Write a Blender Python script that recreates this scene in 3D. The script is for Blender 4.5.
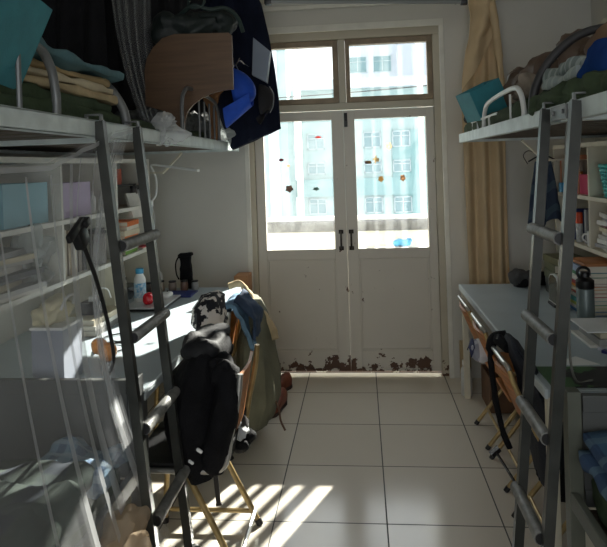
import bpy, bmesh, math, random
from mathutils import Vector, Matrix, noise

SC = bpy.context.scene
for _o in list(bpy.data.objects):
    bpy.data.objects.remove(_o)

# ------------------------------------------------------------------ camera
F_PX, CX, CY = 595.5, 303.5, 168.3
YAW, PITCH, ROLL = 0.095, -0.005, -0.033
CAM = Vector((-0.067, -3.621, 1.584))
cyw, syw, cp, sp = math.cos(YAW), math.sin(YAW), math.cos(PITCH), math.sin(PITCH)
fw = Vector((-syw * cp, cyw * cp, sp)); rt = Vector((cyw, syw, 0)); up = rt.cross(fw)
rt, up = math.cos(ROLL) * rt + math.sin(ROLL) * up, -math.sin(ROLL) * rt + math.cos(ROLL) * up
cd = bpy.data.cameras.new('camera'); cam = bpy.data.objects.new('camera', cd)
SC.collection.objects.link(cam)
m = Matrix((rt, up, -fw)).transposed().to_4x4(); m.translation = CAM
cam.matrix_world = m
cd.sensor_width = 36.0; cd.lens = F_PX / 607 * 36
cd.shift_x = 0.0; cd.shift_y = -(273.5 - CY) / 607
cd.clip_start = 0.05; cd.clip_end = 200
SC.camera = cam

# ------------------------------------------------------------------ world, sun, exposure
W = bpy.data.worlds.new('sky'); SC.world = W; W.use_nodes = True
bg = W.node_tree.nodes['Background']
bg.inputs[0].default_value = (0.93, 0.965, 1.0, 1); bg.inputs[1].default_value = 1.4
sd = bpy.data.lights.new('sun', 'SUN'); sd.energy = 14.5; sd.angle = math.radians(0.6); sd.color = (1.0, 0.95, 0.86)
sun = bpy.data.objects.new('sun', sd); SC.collection.objects.link(sun)
SUN_DIR = Vector((-0.424, -1.0, -0.609)).normalized()
sun.rotation_euler = SUN_DIR.to_track_quat('-Z', 'Y').to_euler(); sun.location = (3, 8, 6)
pd = bpy.data.lights.new('door_daylight', 'AREA'); pd.shape = 'RECTANGLE'; pd.size = 1.40; pd.size_y = 2.5
pd.cycles.is_portal = True
po = bpy.data.objects.new('door_daylight', pd); SC.collection.objects.link(po)
po.location = (-0.18, 1.02, 1.3); po.rotation_euler = (math.radians(-90), 0, 0)
pd2 = bpy.data.lights.new('window_daylight', 'AREA'); pd2.shape = 'RECTANGLE'; pd2.size = 2.85; pd2.size_y = 2.2; pd2.cycles.is_portal = True  # sky portal for the unseen opening added behind the camera
po2 = bpy.data.objects.new('window_daylight', pd2); SC.collection.objects.link(po2)
po2.location = (-.125, -5.38, 1.60); po2.rotation_euler = (math.radians(90), 0, 0)
SC.view_settings.view_transform = 'Standard'; SC.view_settings.look = 'None'
SC.view_settings.gamma = 1.0; SC.view_settings.exposure = 0.82
SC.view_settings.use_curve_mapping = False
SC.cycles.use_denoising = True
SC.cycles.max_bounces = 14; SC.cycles.diffuse_bounces = 8; SC.cycles.transparent_max_bounces = 24
SC.cycles.sample_clamp_indirect = 8.0
SC.cycles.caustics_reflective = False; SC.cycles.caustics_refractive = False

# ------------------------------------------------------------------ helpers
RND = random.Random(7)
COL = SC.collection

def lin(c):
    return tuple(((v / 255) / 12.92 if v / 255 <= .04045 else ((v / 255 + .055) / 1.055) ** 2.4) for v in c)

_mats = {}
def M(name, rgb=(128, 128, 128), rough=.55, metal=0.0, var=.10, vs=9.0, bump=0.0, bs=60.0, spec=.5, stretch=None, rgb2=None):
    if name in _mats:
        return _mats[name]
    mt = bpy.data.materials.new(name); mt.use_nodes = True
    nt = mt.node_tree; b = nt.nodes['Principled BSDF']
    b.inputs['Roughness'].default_value = rough; b.inputs['Metallic'].default_value = metal
    b.inputs['Specular IOR Level'].default_value = spec
    c = lin(rgb); c2 = lin(rgb2) if rgb2 else tuple(v * (1 - 2 * var) for v in c)
    tc = nt.nodes.new('ShaderNodeTexCoord'); mp = nt.nodes.new('ShaderNodeMapping')
    nt.links.new(tc.outputs['Object'], mp.inputs[0])
    if stretch: mp.inputs['Scale'].default_value = stretch
    n = nt.nodes.new('ShaderNodeTexNoise'); n.inputs['Scale'].default_value = vs; n.inputs['Detail'].default_value = 5
    nt.links.new(mp.outputs[0], n.inputs['Vector'])
    r = nt.nodes.new('ShaderNodeValToRGB')
    r.color_ramp.elements[0].position = .35; r.color_ramp.elements[1].position = .65
    r.color_ramp.elements[0].color = (*c2, 1); r.color_ramp.elements[1].color = (*c, 1)
    nt.links.new(n.outputs['Fac'], r.inputs[0]); nt.links.new(r.outputs[0], b.inputs['Base Color'])
    if bump:
        n2 = nt.nodes.new('ShaderNodeTexNoise'); n2.inputs['Scale'].default_value = bs; n2.inputs['Detail'].default_value = 3
        nt.links.new(mp.outputs[0], n2.inputs['Vector'])
        bp = nt.nodes.new('ShaderNodeBump'); bp.inputs['Strength'].default_value = bump; bp.inputs['Distance'].default_value = .01
        nt.links.new(n2.outputs['Fac'], bp.inputs['Height']); nt.links.new(bp.outputs[0], b.inputs['Normal'])
    _mats[name] = mt
    return mt

def nodes_of(name):
    mt = bpy.data.materials.new(name); mt.use_nodes = True; _mats[name] = mt
    return mt, mt.node_tree, mt.node_tree.nodes['Principled BSDF']

def math_node(nt, op, a, b=None):
    n = nt.nodes.new('ShaderNodeMath'); n.operation = op
    for i, v in enumerate((a, b)):
        if v is None: continue
        if isinstance(v, (int, float)): n.inputs[i].default_value = v
        else: nt.links.new(v, n.inputs[i])
    return n.outputs[0]

def mix_rgb(nt, fac, a, b):
    n = nt.nodes.new('ShaderNodeMix'); n.data_type = 'RGBA'
    for sock, v in ((n.inputs[0], fac), (n.inputs[6], a), (n.inputs[7], b)):
        if isinstance(v, (int, float)): sock.default_value = v
        elif isinstance(v, tuple): sock.default_value = (*v, 1)
        else: nt.links.new(v, sock)
    return n.outputs[2]

BM = bmesh.new

def box(bm, x0, x1, y0, y1, z0, z1, bev=0.0, mat=None):
    mtx = Matrix.Translation(((x0 + x1) / 2, (y0 + y1) / 2, (z0 + z1) / 2)) @ Matrix.Diagonal((abs(x1 - x0), abs(y1 - y0), abs(z1 - z0), 1))
    if mat: mtx = mat @ mtx
    r = bmesh.ops.create_cube(bm, size=1, matrix=mtx)
    if bev:
        es = list({e for v in r['verts'] for e in v.link_edges})
        bmesh.ops.bevel(bm, geom=es, offset=bev, segments=2, profile=.5, affect='EDGES')
    return bm

def rotbox(bm, c, size, rot, bev=0.0):
    """box of size about centre c, turned by the Euler angles rot"""
    from mathutils import Euler
    mt = Matrix.Translation(c) @ Euler(rot).to_matrix().to_4x4()
    return box(bm, -size[0] / 2, size[0] / 2, -size[1] / 2, size[1] / 2, -size[2] / 2, size[2] / 2, bev, mt)

def frames(pts):
    P = [Vector(p) for p in pts]; T = []
    for i in range(len(P)):
        a = P[max(i - 1, 0)]; b = P[min(i + 1, len(P) - 1)]
        T.append((b - a).normalized())
    ref = Vector((0, 0, 1)) if abs(T[0].z) < .9 else Vector((1, 0, 0))
    n = (ref - T[0] * ref.dot(T[0])).normalized(); out = []
    for t in T:
        n = (n - t * n.dot(t)); n = n.normalized() if n.length > 1e-6 else t.orthogonal().normalized()
        out.append((t, n, t.cross(n)))
    return P, out

def skin(bm, rings, caps=True, closed=False):
    vr = [[bm.verts.new(p) for p in r] for r in rings]; n = len(vr[0])
    k = len(vr) if closed else len(vr) - 1
    for i in range(k):
        a, b = vr[i], vr[(i + 1) % len(vr)]
        for j in range(n):
            bm.faces.new((a[j], a[(j + 1) % n], b[(j + 1) % n], b[j]))
    if caps and not closed:
        bm.faces.new(list(reversed(vr[0]))); bm.faces.new(vr[-1])
    return bm

def tube(bm, pts, r, n=10):
    P, fr = frames(pts); rings = []
    for i, (p, (t, a, b)) in enumerate(zip(P, fr)):
        rr = r[i] if isinstance(r, (list, tuple)) else r
        rings.append([p + (a * math.cos(k * 2 * math.pi / n) + b * math.sin(k * 2 * math.pi / n)) * rr for k in range(n)])
    return skin(bm, rings)

def bar(bm, p0, p1, w, h, ref=(0, 0, 1)):
    """rectangular bar from p0 to p1, h measured along ref as near as can be"""
    p0, p1 = Vector(p0), Vector(p1); t = (p1 - p0).normalized(); ref = Vector(ref)
    u = (ref - t * ref.dot(t)); u = u.normalized() if u.length > 1e-4 else t.orthogonal().normalized()
    s = t.cross(u)
    q = [s * (w / 2) + u * (h / 2), -s * (w / 2) + u * (h / 2), -s * (w / 2) - u * (h / 2), s * (w / 2) - u * (h / 2)]
    return skin(bm, [[p0 + d for d in q], [p1 + d for d in q]])

def smooth_path(pts, k=6):
    P = [Vector(p) for p in pts]; P = [2 * P[0] - P[1]] + P + [2 * P[-1] - P[-2]]; out = []
    for i in range(1, len(P) - 2):
        for j in range(k):
            t = j / k; a, b, c, d = P[i - 1:i + 3]
            out.append(.5 * ((2 * b) + (c - a) * t + (2 * a - 5 * b + 4 * c - d) * t * t + (3 * b - a - 3 * c + d) * t ** 3))
    out.append(P[-2]); return out

def lathe(bm, prof, c=(0, 0, 0), n=20):
    c = Vector(c)
    return skin(bm, [[c + Vector((r * math.cos(k * 2 * math.pi / n), r * math.sin(k * 2 * math.pi / n), z)) for k in range(n)] for r, z in prof])

def prism(bm, pts, ext):
    """closed outline of 3-D points pushed along ext"""
    ext = Vector(ext); a = [bm.verts.new(p) for p in pts]; b = [bm.verts.new(Vector(p) + ext) for p in pts]; n = len(a)
    bm.faces.new(a); bm.faces.new(list(reversed(b)))
    for i in range(n):
        bm.faces.new((a[i], b[i], b[(i + 1) % n], a[(i + 1) % n]))
    bmesh.ops.recalc_face_normals(bm, faces=bm.faces); return bm

def nz(p, f, s=0):
    return noise.fractal(Vector((p[0] * f + s * 7.3, p[1] * f + s * 3.1, p[2] * f - s * 5.7)), 1.0, 2.0, 3)

def sheet(bm, fn, nu, nv, t=0.004, amp=0, freq=8, seed=0):
    g = [[Vector(fn(i / nu, j / nv)) for j in range(nv + 1)] for i in range(nu + 1)]
    def nrm(i, j):
        a = g[min(i + 1, nu)][j] - g[max(i - 1, 0)][j]; b = g[i][min(j + 1, nv)] - g[i][max(j - 1, 0)]
        n = a.cross(b); return n.normalized() if n.length > 1e-9 else Vector((0, 0, 1))
    N = [[nrm(i, j) for j in range(nv + 1)] for i in range(nu + 1)]
    if amp:
        g = [[g[i][j] + N[i][j] * amp * nz(g[i][j], freq, seed) for j in range(nv + 1)] for i in range(nu + 1)]
    A = [[bm.verts.new(g[i][j] + N[i][j] * t / 2) for j in range(nv + 1)] for i in range(nu + 1)]
    if t <= 0:
        for i in range(nu):
            for j in range(nv): bm.faces.new((A[i][j], A[i + 1][j], A[i + 1][j + 1], A[i][j + 1]))
        return bm
    B = [[bm.verts.new(g[i][j] - N[i][j] * t / 2) for j in range(nv + 1)] for i in range(nu + 1)]
    for i in range(nu):
        for j in range(nv):
            bm.faces.new((A[i][j], A[i + 1][j], A[i + 1][j + 1], A[i][j + 1]))
            bm.faces.new((B[i][j], B[i][j + 1], B[i + 1][j + 1], B[i + 1][j]))
    for i in range(nu):
        bm.faces.new((A[i][0], B[i][0], B[i + 1][0], A[i + 1][0])); bm.faces.new((A[i][nv], A[i + 1][nv], B[i + 1][nv], B[i][nv]))
    for j in range(nv):
        bm.faces.new((A[0][j], A[0][j + 1], B[0][j + 1], B[0][j])); bm.faces.new((A[nu][j], B[nu][j], B[nu][j + 1], A[nu][j + 1]))
    return bm

def puff(bm, c, size, r=.4, amp=.01, freq=6, seed=0, cuts=9, rot=None, sag=0):
    """soft rounded box: size in metres, r = corner radius as a share of the smallest half size"""
    tmp = bmesh.new(); bmesh.ops.create_cube(tmp, size=2)
    bmesh.ops.subdivide_edges(tmp, edges=tmp.edges[:], cuts=cuts, use_grid_fill=True)
    h = Vector(size) / 2; rad = min(h) * r; mt = Matrix.Translation(c)
    if rot:
        from mathutils import Euler
        mt = mt @ Euler(rot).to_matrix().to_4x4()
    mp = {}
    for v in tmp.verts:
        p = Vector((v.co.x * h.x, v.co.y * h.y, v.co.z * h.z))
        inn = Vector([max(-(h[k] - rad), min(h[k] - rad, p[k])) for k in range(3)]); d = p - inn
        q = inn + (d.normalized() * rad if d.length > 1e-9 else d)
        nn = d.normalized() if d.length > 1e-9 else q.normalized()
        q += nn * amp * nz(q + Vector(c), freq, seed)
        if sag: q.z -= sag * (q.x / h.x) ** 2
        mp[v] = bm.verts.new(mt @ q)
    for f in tmp.faces: bm.faces.new([mp[v] for v in f.verts])
    tmp.free(); return bm

def obj(name, bm, mat, parent=None, smooth=True):
    """ONE mesh object; vertices are given in the frame the parent tree is built in"""
    org = Vector((0, 0, 0)); p = parent
    while p is not None: org += p.location; p = p.parent
    if parent is None and bm.verts:
        xs = [v.co for v in bm.verts]
        org = Vector(((min(c.x for c in xs) + max(c.x for c in xs)) / 2, (min(c.y for c in xs) + max(c.y for c in xs)) / 2, min(c.z for c in xs)))
    bmesh.ops.recalc_face_normals(bm, faces=bm.faces)
    bmesh.ops.translate(bm, verts=bm.verts, vec=-org)
    me = bpy.data.meshes.new(name); bm.to_mesh(me); bm.free()
    me.materials.append(mat)
    if smooth:
        me.polygons.foreach_set('use_smooth', [True] * len(me.polygons)); me.set_sharp_from_angle(angle=math.radians(40))
    o = bpy.data.objects.new(name, me); COL.objects.link(o)
    if parent is None: o.location = org
    else: o.parent = parent
    return o

def tag(o, label, cat, group=None, kind=None):
    o['label'] = label; o['category'] = cat
    if group: o['group'] = group
    if kind: o['kind'] = kind
    return o

def thing(name, label, cat, loc=(0, 0, 0), group=None):
    o = bpy.data.objects.new(name, None); o.empty_display_size = .05; COL.objects.link(o)
    o.location = loc; return tag(o, label, cat, group)

def struct(name, bm, mat, parent=None, smooth=False):
    o = obj(name, bm, mat, parent, smooth)
    if parent is None: o['kind'] = 'structure'
    return o

def dup(root, loc=None, rotz=None, label=None, group=None):
    r = root.copy(); COL.objects.link(r)
    if loc is not None: r.location = loc
    if rotz is not None: r.rotation_euler = (0, 0, rotz)
    if label: r['label'] = label
    if group: r['group'] = group
    for ch in list(root.children):
        c = ch.copy(); COL.objects.link(c); c.parent = r
        for g in list(ch.children):
            d = g.copy(); COL.objects.link(d); d.parent = c
    return r

# ------------------------------------------------------------------ materials
WALL = M('wall_paint', (208, 206, 198), .8, var=.03, vs=2.5, bump=.05, bs=90)
CEIL = M('ceiling_paint', (215, 212, 203), .85, var=.02)
TRIMW = M('white_trim', (228, 226, 216), .6, var=.05)
RAIL = M('bed_rail_paint', (212, 222, 220), .42, var=.10, vs=14)
LADDER = M('ladder_paint', (60, 62, 59), .30, metal=.3, var=.15, vs=16, spec=.6)
LOWP = M('lower_bed_paint', (94, 97, 86), .45, var=.1)
GREYTUBE = M('grey_tube', (120, 122, 122), .4, metal=.3, var=.1)
CHAIRTUBE = M('gold_tube', (176, 152, 104), .35, metal=.45, var=.15, vs=20)
SILVER = M('silver_tube', (190, 190, 186), .28, metal=.8, var=.05)
CHAIRWOOD = M('orange_plywood', (186, 116, 54), .45, var=.18, vs=5, stretch=(2, 2, 14))
DESKTOP = M('desk_laminate', (168, 180, 186), .38, var=.04, vs=5)
DESKEDGE = M('desk_edge', (206, 216, 220), .4, var=.04)
CREAM = M('cream_board', (212, 207, 188), .55, var=.05)
SHELFW = M('white_board', (222, 221, 212), .55, var=.04)
BLACK = M('black_cloth', (19, 19, 22), .85, var=.25, vs=12, bump=.35, bs=120, spec=.2)
NAVY = M('navy_cloth', (27, 32, 50), .9, var=.2, vs=9, bump=.3, bs=150, spec=.15)
BLACKPL = M('black_plastic', (18, 18, 20), .4, var=.1)
TEAL = M('teal_fabric', (56, 136, 148), .7, var=.08, vs=20, bump=.15, bs=200)
TEALP = M('teal_plastic', (90, 190, 196), .4, var=.04)
DGREEN = M('army_green_cloth', (74, 88, 66), .9, var=.16, vs=10, bump=.3, bs=70, spec=.15)
BEIGE = M('beige_cloth', (198, 178, 142), .9, var=.12, vs=14, bump=.2, bs=120, spec=.15)
CURT = M('tan_curtain_cloth', (208, 184, 148), .85, var=.06, vs=5, bump=.12, bs=220, spec=.2)
WOODB = M('brown_wood_veneer', (106, 80, 57), .5, var=.13, vs=3, stretch=(1.2, 1.2, 16))
WOODSUN = M('light_wood', (176, 126, 82), .5, var=.12, vs=4, stretch=(8, 8, 2))  # bed table's far end: sunlight on it put into a lighter brown
BLUE = M('royal_blue_cloth', (24, 78, 190), .75, var=.08, vs=20, bump=.2, bs=180)
GREYC = M('grey_cloth', (146, 148, 150), .9, var=.15, vs=14, bump=.25, bs=110)
BROWNC = M('brown_leather', (104, 84, 70), .5, var=.18, vs=9, bump=.25, bs=45)
OLIVE = M('olive_grey_cloth', (118, 118, 100), .85, var=.12, vs=9, bump=.3, bs=80, spec=.2)
DENIM = M('washed_denim', (108, 144, 174), .9, var=.2, vs=14, bump=.3, bs=160)
WHITEC = M('white_cloth', (216, 216, 212), .85, var=.08, vs=12, bump=.2, bs=110)
PAPER = M('paper_pages', (222, 216, 200), .8, var=.05, vs=40, stretch=(1, 1, 30))
WHITEP = M('white_plastic', (226, 228, 226), .4, var=.03)
STEEL = M('steel', (178, 180, 182), .25, metal=.95, var=.04)
DARKMET = M('dark_rusty_metal', (58, 50, 44), .6, metal=.4, var=.3, vs=40)
RUST = M('red_brown_leather', (128, 66, 44), .55, var=.2, vs=18)

def book_mat(i, rgb):
    return M('cover_%d_%d_%d' % rgb, rgb, .5, var=.06, vs=20)

# floor tiles
fm, nt, b = nodes_of('floor_tiles')
geo = nt.nodes.new('ShaderNodeNewGeometry'); sx = nt.nodes.new('ShaderNodeSeparateXYZ'); nt.links.new(geo.outputs['Position'], sx.inputs[0])
def edge_mask(v):
    a = math_node(nt, 'MULTIPLY', v, 2.0); f = math_node(nt, 'FRACT', math_node(nt, 'ADD', a, 100.5))
    return math_node(nt, 'LESS_THAN', math_node(nt, 'ABSOLUTE', math_node(nt, 'SUBTRACT', f, .5)), .0062), math_node(nt, 'FLOOR', math_node(nt, 'ADD', a, 100.0))
ex, ix = edge_mask(sx.outputs[0]); ey, iy = edge_mask(sx.outputs[1])
gm = math_node(nt, 'MAXIMUM', ex, ey)
cmb = nt.nodes.new('ShaderNodeCombineXYZ'); nt.links.new(ix, cmb.inputs[0]); nt.links.new(iy, cmb.inputs[1])
wn = nt.nodes.new('ShaderNodeTexWhiteNoise'); nt.links.new(cmb.outputs[0], wn.inputs['Vector'])
tn = nt.nodes.new('ShaderNodeTexNoise'); tn.inputs['Scale'].default_value = 3.0; tn.inputs['Detail'].default_value = 6; nt.links.new(geo.outputs['Position'], tn.inputs['Vector'])
tone = mix_rgb(nt, wn.outputs['Value'], lin((208, 201, 188)), lin((218, 212, 200)))
tone = mix_rgb(nt, math_node(nt, 'MULTIPLY', tn.outputs['Fac'], .35), tone, lin((188, 180, 166)))
nt.links.new(mix_rgb(nt, gm, tone, lin((48, 46, 42))), b.inputs['Base Color'])
nt.links.new(math_node(nt, 'ADD', math_node(nt, 'MULTIPLY', gm, .5), math_node(nt, 'ADD', .12, math_node(nt, 'MULTIPLY', tn.outputs['Fac'], .10))), b.inputs['Roughness'])
b.inputs['Specular IOR Level'].default_value = 1.0
bp = nt.nodes.new('ShaderNodeBump'); bp.inputs['Strength'].default_value = .4; bp.inputs['Distance'].default_value = .002; bp.invert = True
nt.links.new(gm, bp.inputs['Height']); nt.links.new(bp.outputs[0], b.inputs['Normal'])
FLOOR = fm

# door paint: off-white enamel flaked to brown wood, worst at the foot and beside the meeting stiles
def chipped(name, rgb, foot=.0):
    mt, nt, b = nodes_of(name)
    geo = nt.nodes.new('ShaderNodeNewGeometry'); sx = nt.nodes.new('ShaderNodeSeparateXYZ'); nt.links.new(geo.outputs['Position'], sx.inputs[0])
    n = nt.nodes.new('ShaderNodeTexNoise'); n.inputs['Scale'].default_value = 11; n.inputs['Detail'].default_value = 8; n.inputs['Roughness'].default_value = .62
    nt.links.new(geo.outputs['Position'], n.inputs['Vector'])
    foot_n = math_node(nt, 'MULTIPLY', math_node(nt, 'MAXIMUM', math_node(nt, 'SUBTRACT', .21, sx.outputs[2]), 0.0), 1.35)
    dx = math_node(nt, 'ABSOLUTE', math_node(nt, 'ADD', sx.outputs[0], .185))
    mid = math_node(nt, 'MULTIPLY', math_node(nt, 'MAXIMUM', math_node(nt, 'SUBTRACT', .06, dx), 0.0), 1.5)
    mid = math_node(nt, 'MULTIPLY', mid, math_node(nt, 'LESS_THAN', sx.outputs[2], 1.0))
    s = math_node(nt, 'ADD', math_node(nt, 'ADD', n.outputs['Fac'], foot_n), mid)
    n3 = nt.nodes.new('ShaderNodeTexNoise'); n3.inputs['Scale'].default_value = 46; n3.inputs['Detail'].default_value = 2; nt.links.new(geo.outputs['Position'], n3.inputs['Vector'])
    k = math_node(nt, 'MAXIMUM', math_node(nt, 'GREATER_THAN', s, .70), math_node(nt, 'GREATER_THAN', n3.outputs['Fac'], .765))
    n2 = nt.nodes.new('ShaderNodeTexNoise'); n2.inputs['Scale'].default_value = 3; nt.links.new(geo.outputs['Position'], n2.inputs['Vector'])
    paint = mix_rgb(nt, math_node(nt, 'MULTIPLY', n2.outputs['Fac'], .4), lin(rgb), lin(tuple(int(v * .86) for v in rgb)))
    nt.links.new(mix_rgb(nt, k, paint, lin((86, 58, 40))), b.inputs['Base Color']); b.inputs['Roughness'].default_value = .5
    bp = nt.nodes.new('ShaderNodeBump'); bp.inputs['Strength'].default_value = .5; bp.inputs['Distance'].default_value = .003; bp.invert = True
    nt.links.new(k, bp.inputs['Height']); nt.links.new(bp.outputs[0], b.inputs['Normal'])
    return mt
DOORP = chipped('chipped_door_paint', (212, 206, 194))
FRAMEP = chipped('chipped_frame_paint', (194, 186, 166))
SASHP = M('brown_sash_paint', (150, 132, 108), .55, var=.15, vs=12)

# dusty pane
gmt = bpy.data.materials.new('dusty_glass'); gmt.use_nodes = True; nt = gmt.node_tree; nt.nodes.clear()
out = nt.nodes.new('ShaderNodeOutputMaterial'); tr = nt.nodes.new('ShaderNodeBsdfTransparent'); tr.inputs[0].default_value = (.97, .985, .98, 1)
gl = nt.nodes.new('ShaderNodeBsdfGlossy'); gl.inputs['Roughness'].default_value = .03
tl = nt.nodes.new('ShaderNodeBsdfTranslucent'); tl.inputs[0].default_value = (.9, .95, .95, 1)
m1 = nt.nodes.new('ShaderNodeMixShader'); m1.inputs[0].default_value = .04
m2 = nt.nodes.new('ShaderNodeMixShader')
tn = nt.nodes.new('ShaderNodeTexNoise'); tn.inputs['Scale'].default_value = 9; tn.inputs['Detail'].default_value = 8
tcn = nt.nodes.new('ShaderNodeTexCoord'); nt.links.new(tcn.outputs['Object'], tn.inputs['Vector'])
nt.links.new(math_node(nt, 'MULTIPLY', tn.outputs['Fac'], .045), m2.inputs[0])
nt.links.new(tr.outputs[0], m1.inputs[1]); nt.links.new(gl.outputs[0], m1.inputs[2])
nt.links.new(m1.outputs[0], m2.inputs[1]); nt.links.new(tl.outputs[0], m2.inputs[2]); nt.links.new(m2.outputs[0], out.inputs[0])
GLASS = gmt

def gauze(name, rgb, fac):
    mt = bpy.data.materials.new(name); mt.use_nodes = True; nt = mt.node_tree; nt.nodes.clear()
    out = nt.nodes.new('ShaderNodeOutputMaterial'); tr = nt.nodes.new('ShaderNodeBsdfTransparent')
    df = nt.nodes.new('ShaderNodeBsdfDiffuse'); df.inputs[0].default_value = (*lin(rgb), 1)
    tl = nt.nodes.new('ShaderNodeBsdfTranslucent'); tl.inputs[0].default_value = (*lin(rgb), 1)
    a = nt.nodes.new('ShaderNodeMixShader'); a.inputs[0].default_value = .5
    b = nt.nodes.new('ShaderNodeMixShader'); b.inputs[0].default_value = fac
    nt.links.new(df.outputs[0], a.inputs[1]); nt.links.new(tl.outputs[0], a.inputs[2])
    nt.links.new(tr.outputs[0], b.inputs[1]); nt.links.new(a.outputs[0], b.inputs[2]); nt.links.new(b.outputs[0], out.inputs[0])
    return mt
NET = gauze('white_gauze', (236, 238, 240), .22)
NETHEM = gauze('white_gauze_hem', (240, 242, 244), .40)
NETFOLD = gauze('white_gauze_fold', (236, 238, 240), .20)
THINBAG = gauze('thin_plastic_film', (206, 186, 160), .6)
CLEARBAG = gauze('clear_plastic_film', (220, 226, 226), .4)
BLUEBAG = gauze('blue_plastic_film', (40, 78, 150), .8)

def plaid(name, base, c1, c2, sc=14):
    mt, nt, b = nodes_of(name); tc = nt.nodes.new('ShaderNodeTexCoord'); sx = nt.nodes.new('ShaderNodeSeparateXYZ')
    nt.links.new(tc.outputs['Object'], sx.inputs[0])
    def st(v, s, th): return math_node(nt, 'GREATER_THAN', math_node(nt, 'FRACT', math_node(nt, 'MULTIPLY', math_node(nt, 'ADD', v, 10.0), s)), th)
    d = math_node(nt, 'ADD', sx.outputs[1], math_node(nt, 'MULTIPLY', sx.outputs[2], .7))
    c = mix_rgb(nt, math_node(nt, 'MULTIPLY', st(sx.outputs[0], sc, .6), .6), lin(base), lin(c1))
    c = mix_rgb(nt, math_node(nt, 'MULTIPLY', st(d, sc, .65), .6), c, lin(c2))
    nt.links.new(c, b.inputs['Base Color']); b.inputs['Roughness'].default_value = .9
    return mt
PLAIDB = plaid('blue_plaid_cloth', (70, 104, 134), (34, 50, 92), (104, 132, 150), 9)
PLAIDG = plaid('grey_stripe_cloth', (150, 160, 158), (92, 104, 104), (176, 184, 180), 22)
STRIPE = plaid('black_white_print', (206, 200, 196), (30, 30, 40), (40, 40, 52), 13)

# ------------------------------------------------------------------ the room shell
XL, XR, YB, YF, ZC = -1.87, 1.60, 0.79, -5.2, 2.80
DXL, DXR, DZ = -0.915, 0.554, 2.60         # door opening
YD = 0.87                                    # plane of the door leaves
bm = BM(); box(bm, XL - .2, XR + .2, YF - .2, YB + .3, -.12, 0); struct('floor', bm, FLOOR)
bm = BM(); box(bm, XL - .2, XR + .2, YF - .2, YB + .3, ZC, ZC + .12); struct('ceiling', bm, CEIL)
bm = BM(); box(bm, XL - .2, XL, YF - .2, YB + .3, 0, ZC); struct('wall_left', bm, WALL)
bm = BM(); box(bm, XR, XR + .2, YF - .2, YB + .3, 0, ZC); struct('wall_right', bm, WALL)
bm = BM(); box(bm, XL, DXL, YB, YB + .24, 0, ZC); box(bm, DXR, XR, YB, YB + .24, 0, ZC); box(bm, DXL, DXR, YB, YB + .24, DZ, ZC)
struct('wall_back', bm, WALL)
bm = BM(); box(bm, XL, -1.55, YF - .2, YF, 0, ZC); box(bm, 1.3, XR, YF - .2, YF, 0, ZC); box(bm, -1.55, 1.3, YF - .2, YF, 0, .5); box(bm, -1.55, 1.3, YF - .2, YF, 2.7, ZC)  # wide opening added behind the camera so skylight fills the room
struct('wall_front', bm, WALL)
bm = BM()                                    # plaster bead round the opening
box(bm, DXL - .012, DXL + .022, YB - .008, YB + .012, 0, DZ - .03, .003); box(bm, DXR - .022, DXR + .012, YB - .008, YB + .012, 0, DZ - .03, .003)
box(bm, DXL - .012, DXR + .012, YB - .008, YB + .012, DZ - .03, DZ + .02, .003)
struct('trim_1', bm, TRIMW)
bm = BM(); box(bm, XL, XR, YB - .03, YB, 2.735, 2.765, .004); struct('trim_2', bm, TRIMW)
bm = BM()                                    # timber frame set in the opening
box(bm, DXL, -.86, YD - .045, YD + .05, 0, 2.515, .004); box(bm, .488, DXR, YD - .045, YD + .05, 0, 2.515, .004)
box(bm, DXL, DXR, YD - .045, YD + .05, 2.515, DZ, .004)
box(bm, -.86, .488, YD - .035, YD + .05, 1.992, 2.04, .004); box(bm, -.205, -.155, YD - .035, YD + .05, 2.04, 2.515, .004)
box(bm, DXL, DXR, YD + .03, YD + .15, 0, .006)
struct('trim_3', bm, FRAMEP)

def door_leaf(name, x0, x1, gx0, gx1, hx, bolt=False):
    g0, g1 = .948, 1.918
    bm = BM(); ya, yb = YD - .022, YD + .022
    box(bm, x0, gx0, ya, yb, .028, 1.985, .003); box(bm, gx1, x1, ya, yb, .028, 1.985, .003)
    box(bm, gx0, gx1, ya, yb, g1, 1.985, .003); box(bm, gx0, gx1, ya, yb, .874, g0, .003); box(bm, gx0, gx1, ya, yb, .150, .180, .003)
    box(bm, gx0, gx1, ya, yb, .028, .050, .003)
    d = struct(name, bm, DOORP)
    bm = BM(); box(bm, gx0 - .004, gx1 + .004, YD - .004, YD + .010, .17, .88)
    for za, zb in ((.180, .874),):
        w = .012
        for q in ((gx0, gx0 + w, za, zb), (gx1 - w, gx1, za, zb), (gx0, gx1, zb - w, zb), (gx0, gx1, za, za + w)): box(bm, q[0], q[1], ya + .004, YD, q[2], q[3], .003)
    struct('panel', bm, DOORP, d)
    bm = BM(); box(bm, gx0 - .004, gx1 + .004, YD - .010, YD + .012, .035, .16); struct('kick_panel', bm, DOORP, d)
    bm = BM(); box(bm, gx0 - .003, gx1 + .003, YD - .002, YD + .002, g0 - .003, g1 + .003); struct('pane', bm, GLASS, d)
    bm = BM()
    box(bm, hx - .018, hx + .018, ya - .006, ya, 1.062, 1.092, .002); box(bm, hx - .018, hx + .018, ya - .006, ya, .938, .968, .002)
    tube(bm, smooth_path([(hx, ya - .004, 1.077), (hx, ya - .032, 1.06), (hx, ya - .036, 1.015), (hx, ya - .032, .97), (hx, ya - .004, .953)], 5), .007, 8)
    obj('handle', bm, DARKMET, d)
    if bolt:
        bm = BM(); box(bm, -.176, -.152, ya - .014, ya, 1.86, 1.965, .003); box(bm, -.170, -.158, ya - .03, ya - .012, 1.90, 1.92, .002)
        obj('bolt', bm, BLACKPL, d)
    return d
door_leaf('door_1', -.857, -.1835, -.791, -.272, -.226)
door_leaf('door_2', -.1820, .485, -.099, .424, -.150, True)
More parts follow.
